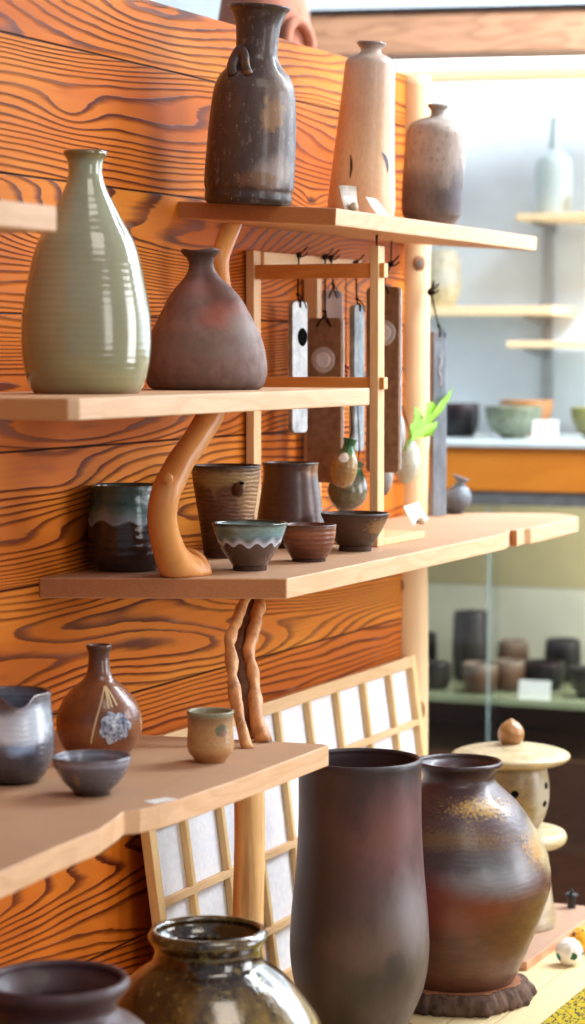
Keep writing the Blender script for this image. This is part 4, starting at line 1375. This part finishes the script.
v1 = hang_vase('hanging_vase', 'straw-coloured hanging vase with green neck and a price sticker', 340.5, 438, .088,
          [(438, 7.5), (441, 6.6), (446, 6), (451, 8), (458, 12), (467, 13.5), (477, 12.5), (484, 8.5), (487, 4)], m_g2, P(349, 395, .088), .2)
wrap('price_sticker', v1, -.25, 457, lambda th: .0062, M['card'], lift=.0006, n=20)
hang_vase('hanging_vase', 'grey-green hanging vase below the straw-coloured one behind the rack post', 341, 455, .058,
          [(459, 8), (462, 7.5), (466, 8), (473, 14), (484, 19.5), (494, 20), (503, 15), (509, 8), (511, 4)], m_g, P(357, 395, .058), .3)
hang_vase('hanging_vase', 'small grey-white hanging vase just right of the rack front post', 384.5, 458, .085,
          [(456, 5), (459, 5.5), (464, 8), (473, 9), (483, 8), (490, 5.5), (495, 2.5)], m_w, P(382, 395, .10))
hang_vase('hanging_vase', 'slim white hanging vase beside the long brown pendant', 399, 415, .06,
          [(414, 2), (416, 3), (422, 5), (432, 6.2), (442, 6), (450, 3.5), (453, 2)], m_w, P(397, 395, .06))
pv = hang_vase('leaf_vase', 'pale oval hanging vase holding the bright green leaf sprig', 404.5, 440, .055,
          [(441, 6), (443, 7.5), (447, 10), (455, 12.5), (465, 13.5), (474, 11.5), (480, 7.5), (483.5, 4)], m_c, P(398, 395, .06), .1)

# leaf sprig : lobed leaves with ribs
t = NT('bright leaf'); g = t.coord(); n_ = t.noise(g, 60, 3)
b_ = t.n('ShaderNodeBsdfPrincipled'); t.put(b_.inputs['Base Color'], t.mix(n_, (128, 190, 30), (176, 224, 60))); b_.inputs['Roughness'].default_value = .4
tr_ = t.n('ShaderNodeBsdfTranslucent'); tr_.inputs[0].default_value = col((190, 236, 60))
mx_ = t.n('ShaderNodeMixShader'); mx_.inputs[0].default_value = .4
t.t.links.new(b_.outputs[0], mx_.inputs[1]); t.t.links.new(tr_.outputs[0], mx_.inputs[2]); t.t.links.new(mx_.outputs[0], t.out.inputs[0])
M['leaf'] = t.m
WL = .065
lb = P(405, 448, WL)
sg = empty('leaf_sprig', lb, 'bright green pointed leaves sprouting from the pale hanging vase', 'plant')
def leaf(pts, bulge=.004, dw=0):
    """polygon outline in pixels, first and last at the foot, triangulated around its rib and given a fold"""
    bm = bmesh.new()
    P3 = [P(x, y, WL + dw) - lb for x, y in pts]
    f = bm.faces.new([bm.verts.new(p) for p in P3])
    bmesh.ops.triangulate(bm, faces=[f])
    bmesh.ops.subdivide_edges(bm, edges=bm.edges[:], cuts=2, use_grid_fill=True)
    tip = P3[len(P3) // 2]
    ax = (tip - P3[0]).normalized()
    for v in bm.verts:
        r = v.co - P3[0]
        side = (r - ax * r.dot(ax)).length
        v.co += Vector((.7, -.7, 0)) * (bulge * math.sin(min(1, r.length / (tip - P3[0]).length) * PI) - side * .35)
    back = bmesh.ops.duplicate(bm, geom=bm.faces[:])['geom']
    for e_ in back:
        if isinstance(e_, bmesh.types.BMVert): e_.co += Vector((-.0003, .0003, 0))
    link('leaf', tomesh('leaf', bm), M['leaf'], sg)
leaf([(409, 444), (411, 431), (412, 424), (422, 419), (431, 414), (436, 410), (438, 404), (447, 395), (454, 387), (451, 398), (445, 409), (439, 415), (431, 422), (424, 430), (416, 438)])
leaf([(411, 441), (413, 431), (424, 425), (433, 423), (439, 421), (433, 427), (429, 431), (434, 436), (426, 437), (418, 438)], dw=.005)
leaf([(412, 434), (415, 424), (416, 415), (415.5, 406), (421, 412), (426, 420), (423, 427), (416, 433)], dw=-.004)
leaf([(423, 424), (425, 414), (427, 402), (433, 402), (440, 408), (436, 414), (430, 420)], dw=-.002)
tube('stem', [P(404.5, 452, WL - .006) - lb, P(407, 444, WL) - lb, P(413, 434, WL) - lb, P(424, 424, WL) - lb], .0011, M['leaf'], sg, seg=8)

# small grey vase on shelf 3
m_s = pot_mat('grey unglazed vase', [(0, (70, 74, 82)), (.4, (106, 114, 124)), (1, (134, 142, 152))], rough=.35, rings=.6, ringn=12, bstr=.4, mottle=.15)
w = .05
loc = Vector((w, P(453.5, 500, w).y, Z3))
def lean_(p, a, r, z): return Vector((p.x + RT.x * z * .22, p.y + RT.y * z * .22, z + (p.x * RT.x + p.y * RT.y) * -.35 * max(0, (z - .038) / .014)))
vessel('small_grey_vase', 'small round grey vase with tilted mouth at the far end of the cup shelf', 'vase', 455, None, Z3,
       [(477.5, 8), (479.5, 7), (482, 4.2), (484.5, 5.2), (489, 10), (496, 14), (503, 14.5), (509, 11.5), (514, 8)], m_s, loc=loc, t=.002, deform=lean_)

# ------------------------------------------------------------------ terracotta pot behind the wall
m = pot_mat('terracotta', [(0, (176, 108, 84)), (1, (190, 126, 102))], rough=.7, mottle=.06, bstr=.1)
xtp = -.26
loc = Vector((xtp, P(264, 353, xtp).y, 1.30 + .33))
sb = obox('plain_ledge', (-.40, loc.y - .12, loc.z - .02), (-.031, loc.y + .14, loc.z), M['shelf_pale'], .002)
tag(sb, 'wooden ledge behind the top of the cedar wall under the terracotta pot', 'shelf')
tp = vessel('terracotta_pot', 'terracotta pot with arched handle showing above the cedar wall', 'pot', 264, None, loc.z,
            [(-70, 26), (-60, 30), (-30, 38), (0, 42.5), (20, 46), (45, 48), (75, 46), (95, 42), (130, 40)], m, loc=loc, t=.006)
pts = []
for k in range(9):
    th = PI * k / 8
    ax_ = .62 - .30 * math.cos(PI - th) * -1
    a = .42 + .30 * (1 - math.cos(th)) / 2 * 1.6
    py = 52 - 26 * math.sin(th)
    q, dv = on_pot(tp, min(.93, a), py, .006)
    pts.append(q)
link('arched_handle', tomesh('ah', tube_bm(pts, .0085, seg=16)), m, tp)

# ------------------------------------------------------------------ back of the shop: display case
YC = 4.60          # front plane of the case
YK = 5.06
XL, XR = -.75, 3.2
def zc_(py, px=500, Y=YC): return PY(px, py, Y).z
zct, zcb = zc_(441), zc_(447)
dc = empty('display_case', (1.2, (YC + YK) / 2, 0), 'glass-fronted display case with orange fascia and pale counter top at the back', 'display case')
OD = (1.2, (YC + YK) / 2, 0)
M['ctop'] = plain('pale laminate', (214, 226, 226), .25, .5, .03)
M['fascia'] = board_wood('orange veneer', (214, 132, 44), (190, 106, 30), axis=0, contrast=.3, sc=.5, rough=.35)
M['darkwood'] = board_wood('dark brown cabinet', (92, 58, 42), (60, 38, 28), axis=0, contrast=.4, rough=.35)
M['casepanel'] = plain('pale green panel', (206, 206, 194), .8, .2, .04, 8)
M['case_gradient'] = plain('olive light-gradient panel', (176, 166, 128), .8, .2, .04, 8)  # light gradient painted in: upper back panel toned olive
M['grey'] = plain('grey metal', (128, 128, 130), .4, .5, .1, metal=.3)
box('counter_top', (XL, YC - .02, zcb), (XR, YK + .04, zct), M['ctop'], dc, .002, OD)
zf = zc_(491)
box('fascia', (XL, YC - .012, zf), (XR, YC + .012, zcb), M['fascia'], dc, .002, OD)
zg = zc_(700)
box('upper_track', (XL, YC - .008, zf - .028), (XR, YC + .02, zf), M['grey'], dc, .001, OD)
box('back_panel', (XL, YK - .01, zg - .01), (XR, YK, zc_(585, Y=YK)), M['casepanel'], dc, .0, OD)
box('back_panel', (XL, YK - .012, zc_(585, Y=YK)), (XR, YK, zcb), M['case_gradient'], dc, .0, OD)
box('side_panel', (XL, YC, zg - .02), (XL + .02, YK, zcb), M['casepanel'], dc, .001, OD)
box('side_panel', (XR - .02, YC, zg - .02), (XR, YK, zcb), M['casepanel'], dc, .001, OD)
t = NT('thin glass')
tr = t.n('ShaderNodeBsdfTransparent'); tr.inputs[0].default_value = (.96, .98, .97, 1)
gl = t.n('ShaderNodeBsdfGlossy'); gl.inputs['Roughness'].default_value = .02
ms = t.n('ShaderNodeMixShader'); ms.inputs[0].default_value = .07
t.t.links.new(tr.outputs[0], ms.inputs[1]); t.t.links.new(gl.outputs[0], ms.inputs[2]); t.t.links.new(ms.outputs[0], t.out.inputs[0])
M['glass'] = t.m
t = NT('glass shelf green')
tr = t.n('ShaderNodeBsdfTransparent'); tr.inputs[0].default_value = (.8, .86, .74, 1)
gl = t.n('ShaderNodeBsdfPrincipled'); gl.inputs['Base Color'].default_value = col((190, 196, 160)); gl.inputs['Roughness'].default_value = .1
ms = t.n('ShaderNodeMixShader'); ms.inputs[0].default_value = .6
t.t.links.new(tr.outputs[0], ms.inputs[1]); t.t.links.new(gl.outputs[0], ms.inputs[2]); t.t.links.new(ms.outputs[0], t.out.inputs[0])
M['glassg'] = t.m
xs = PY(494, 600, YC).x
box('glass_pane', (XL + .02, YC + .003, zg - .30), (xs + .01, YC + .007, zf), M['glass'], dc, .0, OD)
box('glass_pane', (xs - .01, YC - .005, zg - .30), (XR - .02, YC - .001, zf), M['glass'], dc, .0, OD)
M['paneedge'] = plain('polished glass edge', (150, 168, 168), .2, .5, .05)
box('pane_edge', (xs - .012, YC - .006, zg - .30), (xs - .0095, YC - .0005, zf), M['paneedge'], dc, .0, OD)
box('glass_shelf', (XL + .02, YC + .02, zg - .014), (XR - .02, YK - .012, zg), M['glassg'], dc, .001, OD)
box('base_cabinet', (XL, YC + .03, .06), (XR, YK, zg - .12), M['darkwood'], dc, .002, OD)
box('plinth', (XL + .01, YC + .06, 0), (XR - .01, YK, .06), M['darkwood'], dc, .002, OD)
box('dark_back', (XL, YK - .02, zg - .13), (XR, YK - .012, zg - .012), M['darkwood'], dc, .0, OD)

m_dk = pot_mat('black brown cup', [(0, (34, 28, 26)), (.5, (58, 50, 46)), (1, (44, 38, 36))], rough=.3, bstr=.3, rings=.4, ringn=8)
m_bn = pot_mat('brown bowl far', [(0, (86, 50, 34)), (.6, (110, 78, 60)), (1, (150, 130, 116))], rough=.25, bstr=.3, rings=.4, ringn=6)
m_bk = pot_mat('black bowl far', [(0, (12, 10, 12)), (.7, (22, 18, 22)), (1, (50, 36, 40))], rough=.3, bstr=.2, coat=.1, spec=.3)
def case_pot(name, label, cx, hw, ytop, Y, mat, shape, cat='bowl', z=None, group=None):
    z = zg if z is None else z
    q = PY(cx, 500, Y)
    loc = Vector((q.x, Y, z + .0003))
    ybase = None
    r = hw * dep(loc) / F
    Ht = zat(ytop, loc) - z
    prof = [(r * a, Ht * b) for a, b in shape]
    o = link(name, tomesh(name, lathe_bm(prof, .004, 40)), mat)
    o.location = loc
    o_prof[o.name] = prof
    return tag(o, label, cat, group)
CUP = [(.62, 0), (.8, .08), (.96, .35), (1, .7), (.97, 1)]
BWL = [(.42, 0), (.45, .1), (.7, .25), (.92, .6), (1, 1)]
CYL = [(.8, 0), (.95, .1), (1, .5), (.95, .9), (.9, 1)]
case_pot('far_cup', 'tall dark ribbed cup standing behind bowls inside the display case', 471.5, 18.5, 612, 4.86, m_dk, CYL, 'cup')
case_pot('far_bowl', 'brown bowl with pale rim in front of the tall dark cup in the case', 481, 18, 664, 4.68, m_bn, CUP)
case_pot('far_bowl', 'brown shallow bowl right of the pale-rimmed one inside the case', 510, 16, 661, 4.74, m_bn, CUP)
case_pot('far_cup', 'reddish-brown cup behind the shallow bowls inside the display case', 514, 16, 641, 4.95, m_bn, CYL, 'cup')
case_pot('far_cup', 'black round cup at the right behind the dark bowl in the case', 564, 18.5, 640, 4.92, m_bk, CYL, 'cup')
case_pot('far_bowl', 'dark wide bowl in the case just behind the white card', 545, 21, 662, 4.78, m_bk, CUP)
case_pot('far_bowl', 'olive-brown bowl at the right edge inside the display case', 588, 18, 668, 4.70, m_dk, BWL)
case_pot('far_cup', 'blue-black cup next to the log post inside the display case', 428, 9.5, 633, 4.86, m_bk, CYL, 'cup')
case_pot('far_bowl', 'grey-brown bowl next to the log post at the front of the case', 437, 15, 663, 4.70, m_dk, CUP)
def stand_card(name, label, px0, px1, py0, py1, Y, z):
    a = PY(px0, py1, Y); b = PY(px1, py0, Y)
    root = empty(name, Vector(((a.x + b.x) / 2, Y, z)), label, 'price tag')
    Wd = abs(b.x - a.x); Hd = b.z - a.z
    bx = box('card', (-Wd / 2, -.0006, 0), (Wd / 2, .0006, Hd), M['white'], root, .0002)
    bx.rotation_euler = (-.2, 0, 0)
    prop = box('prop', (-.004, .0, 0), (.004, .02, .003), M['white'], root, .0002)
    return root
stand_card('price_tag', 'white price card on the glass shelf inside the display case', 518, 550, 686, 703, YC + .035, zg)
stand_card('price_tag', 'white price card on the counter in front of the green bowl', 532, 557, 419, 440, YC + .03, zct)

# on the counter
m_gb = pot_mat('green grey bowl', [(0, (96, 100, 78)), (.5, (124, 132, 108)), (1, (112, 120, 96))], rough=.3, bstr=.3, mottle=.25)
m_rb = pot_mat('red brown bowl far', [(0, (140, 84, 44)), (1, (172, 116, 62))], rough=.3, bstr=.2)
m_ol = pot_mat('olive bowl far', [(0, (100, 92, 44)), (1, (142, 138, 74))], rough=.3, bstr=.2)
case_pot('counter_bowl', 'black glossy bowl on the counter beside the log post', 459, 20, 404, 4.80, m_bk, CUP, z=zct)
case_pot('counter_bowl', 'grey-green bowl on the counter behind the white card', 513, 29, 407, 4.74, m_gb, BWL, z=zct)
case_pot('counter_bowl', 'amber-brown bowl on the counter behind the grey-green bowl', 526, 27, 401, 4.92, m_rb, BWL, z=zct)
case_pot('counter_bowl', 'olive bowl on the counter at the right edge', 593, 23, 408, 4.80, m_ol, BWL, z=zct)

# shelves on the back wall
M['farshelf'] = board_wood('far pale shelf', (236, 208, 164), (216, 182, 132), axis=0, contrast=.2)
YW = 5.12
xv = PY(547, 300, YW - .02).x
M['palegrey'] = plain('pale grey metal', (172, 176, 178), .5, .4, .05)
rl = obox('slotted_rail', (xv - .012, YW - .016, zc_(402, Y=YW)), (xv + .012, YW - .0003, zc_(205, Y=YW)), M['palegrey'], .001)
tag(rl, 'upright grey slotted metal rail holding the far wall shelves', 'rail')
def farshelf(x0p, x1p, yt, yb, label, dx=None):
    Yf = YW - .20
    x0 = PY(x0p, yt, Yf).x; x1 = PY(x1p, yt, Yf).x
    z1 = PY(x0p, yt, Yf).z; z0 = PY(x0p, yb, Yf).z
    root = empty('far_wall_shelf', ((x0 + x1) / 2, YW - .1, z0), label, 'shelf')
    of = root.location
    box('board', (x0, Yf, z0), (x1, YW - .0165, z1), M['farshelf'], root, .002, of)
    bx = min(max(xv, x0 + .03), x1 - .03)
    bm = bmesh.new()
    pts = [(YW - .016, z0), (YW - .17, z0), (YW - .17, z0 - .006), (YW - .016, z0 - .022)]
    a = [bm.verts.new((bx - .003 - of.x, p[0] - of.y, p[1] - of.z - .0003)) for p in pts]; b = [bm.verts.new((bx + .003 - of.x, p[0] - of.y, p[1] - of.z - .0003)) for p in pts]
    bm.faces.new(a); bm.faces.new(b[::-1])
    for k in range(4): bm.faces.new((a[k], a[(k + 1) % 4], b[(k + 1) % 4], b[k]))
    link('bracket', tomesh('bracket', bm), M['grey'], root, smooth=False)
    return z1
zs1 = farshelf(516, 700, 213.5, 220.5, 'far pale shelf carrying the pale blue-white bottle')
zs2 = farshelf(380, 553, 307, 316, 'far pale shelf carrying the mottled yellow jar left of the rail')
zs3 = farshelf(506, 700, 341, 348, 'lowest far pale shelf, empty, at the right edge')
m_pb = pot_mat('pale blue white bottle', [(0, (196, 206, 206)), (.3, (196, 214, 214)), (1, (206, 222, 224))], rough=.3, bstr=.1, mottle=.03, patches=[(front(.7, .1), (.25, .25, .12), (150, 142, 110), .4, 6, .5, .7)])
def far_pot(name, label, cx, prof, Y, z, mat, cat):
    q = PY(cx, 300, Y); loc = Vector((q.x, Y, z + .0003)); d = dep(loc)
    pr = [(hw * d / F, zat(y, loc) - z) for y, hw in prof][::-1]
    pr[0] = (pr[0][0], 0)
    o = link(name, tomesh(name, lathe_bm(pr, .004, 40)), mat); o.location = loc
    return tag(o, label, cat)
far_pot('far_bottle', 'pale blue-white bottle with thin tall neck on the far wall shelf', 553, [(118, 4), (124, 3.6), (138, 4), (145, 5.5), (148, 4.5), (152, 8), (157, 14.5), (165, 18), (185, 19), (205, 17.5), (213, 15.5)], YW - .11, zs1, m_pb, 'bottle')
m_yj = pot_mat('mottled yellow jar', [(0, (206, 192, 150)), (1, (214, 206, 180))], rough=.4, mottle=.2, bstr=.1, patches=[(front(.2, .5), (.5, .5, .2), (176, 176, 168), .5, 4, .6, .7)])
far_pot('far_jar', 'mottled yellow-grey jar half hidden behind the log post', 443, [(250, 10), (252, 13), (260, 16.5), (275, 18.5), (290, 17.5), (300, 14.5), (306, 12)], YW - .11, zs2, m_yj, 'jar')

# ------------------------------------------------------------------ light
def area(name, loc, target, sx, sy, power, c=(255, 255, 255), spread=180):
    l = bpy.data.lights.new(name, 'AREA'); l.shape = 'RECTANGLE'; l.size = sx; l.size_y = sy
    l.energy = power; l.color = col(c)[:3]; l.spread = math.radians(spread)
    o = bpy.data.objects.new(name, l); COL.objects.link(o); o.location = loc
    o.rotation_euler = (Vector(target) - Vector(loc)).to_track_quat('-Z', 'Y').to_euler()
    return o
area('window_light', (3.7, 3.9, 1.5), (0.2, 2.9, 1.1), 1.4, 2.1, 84, (250, 251, 255))
area('doorway_light', (3.3, .75, 1.7), (.1, 2.5, 1.1), .8, 1.7, 21, (255, 252, 248))
area('back_wall_fill', (1.6, 4.2, 2.75), (1.0, 5.1, 1.5), 2.4, .6, 250, (240, 248, 255))  # unseen overhead fill, added to brighten the back wall
area('aisle_overhead', (1.4, 1.4, 2.8), (.5, 2.4, .9), .9, .9, 12, (255, 244, 230))  # unseen area light above the aisle
area('case_fill', (1.2, YC + .08, zcb - .03), (1.2, YK, zg + .1), 3.0, .04, 22, (255, 250, 240))  # fill added inside the case so its interior is not dark
wd = bpy.data.worlds.new('World'); SC.world = wd; wd.use_nodes = True
bg = wd.node_tree.nodes['Background']; bg.inputs[0].default_value = col((236, 242, 255)); bg.inputs[1].default_value = .3

# ------------------------------------------------------------------ camera object
cd = bpy.data.cameras.new('Camera'); cam = bpy.data.objects.new('Camera', cd); COL.objects.link(cam)
cam.location = CAM
mt = Matrix((RT, UP, -FW)).transposed()
cam.rotation_euler = mt.to_euler()
cd.sensor_fit = 'VERTICAL'; cd.sensor_height = 36; cd.sensor_width = 36; cd.lens = 85
cd.clip_start = .05
cd.dof.use_dof = True; cd.dof.focus_distance = 2.62; cd.dof.aperture_fstop = 5.6
SC.camera = cam
SC.view_settings.view_transform = 'Standard'; SC.view_settings.look = 'None'
SC.view_settings.exposure = 0.0; SC.view_settings.gamma = 1.0
SC.view_settings.use_curve_mapping = False
try:
    SC.cycles.use_denoising = True
    SC.cycles.max_bounces = 6
    SC.cycles.transparent_max_bounces = 8
    SC.cycles.caustics_reflective = False; SC.cycles.caustics_refractive = False
except Exception:
    pass
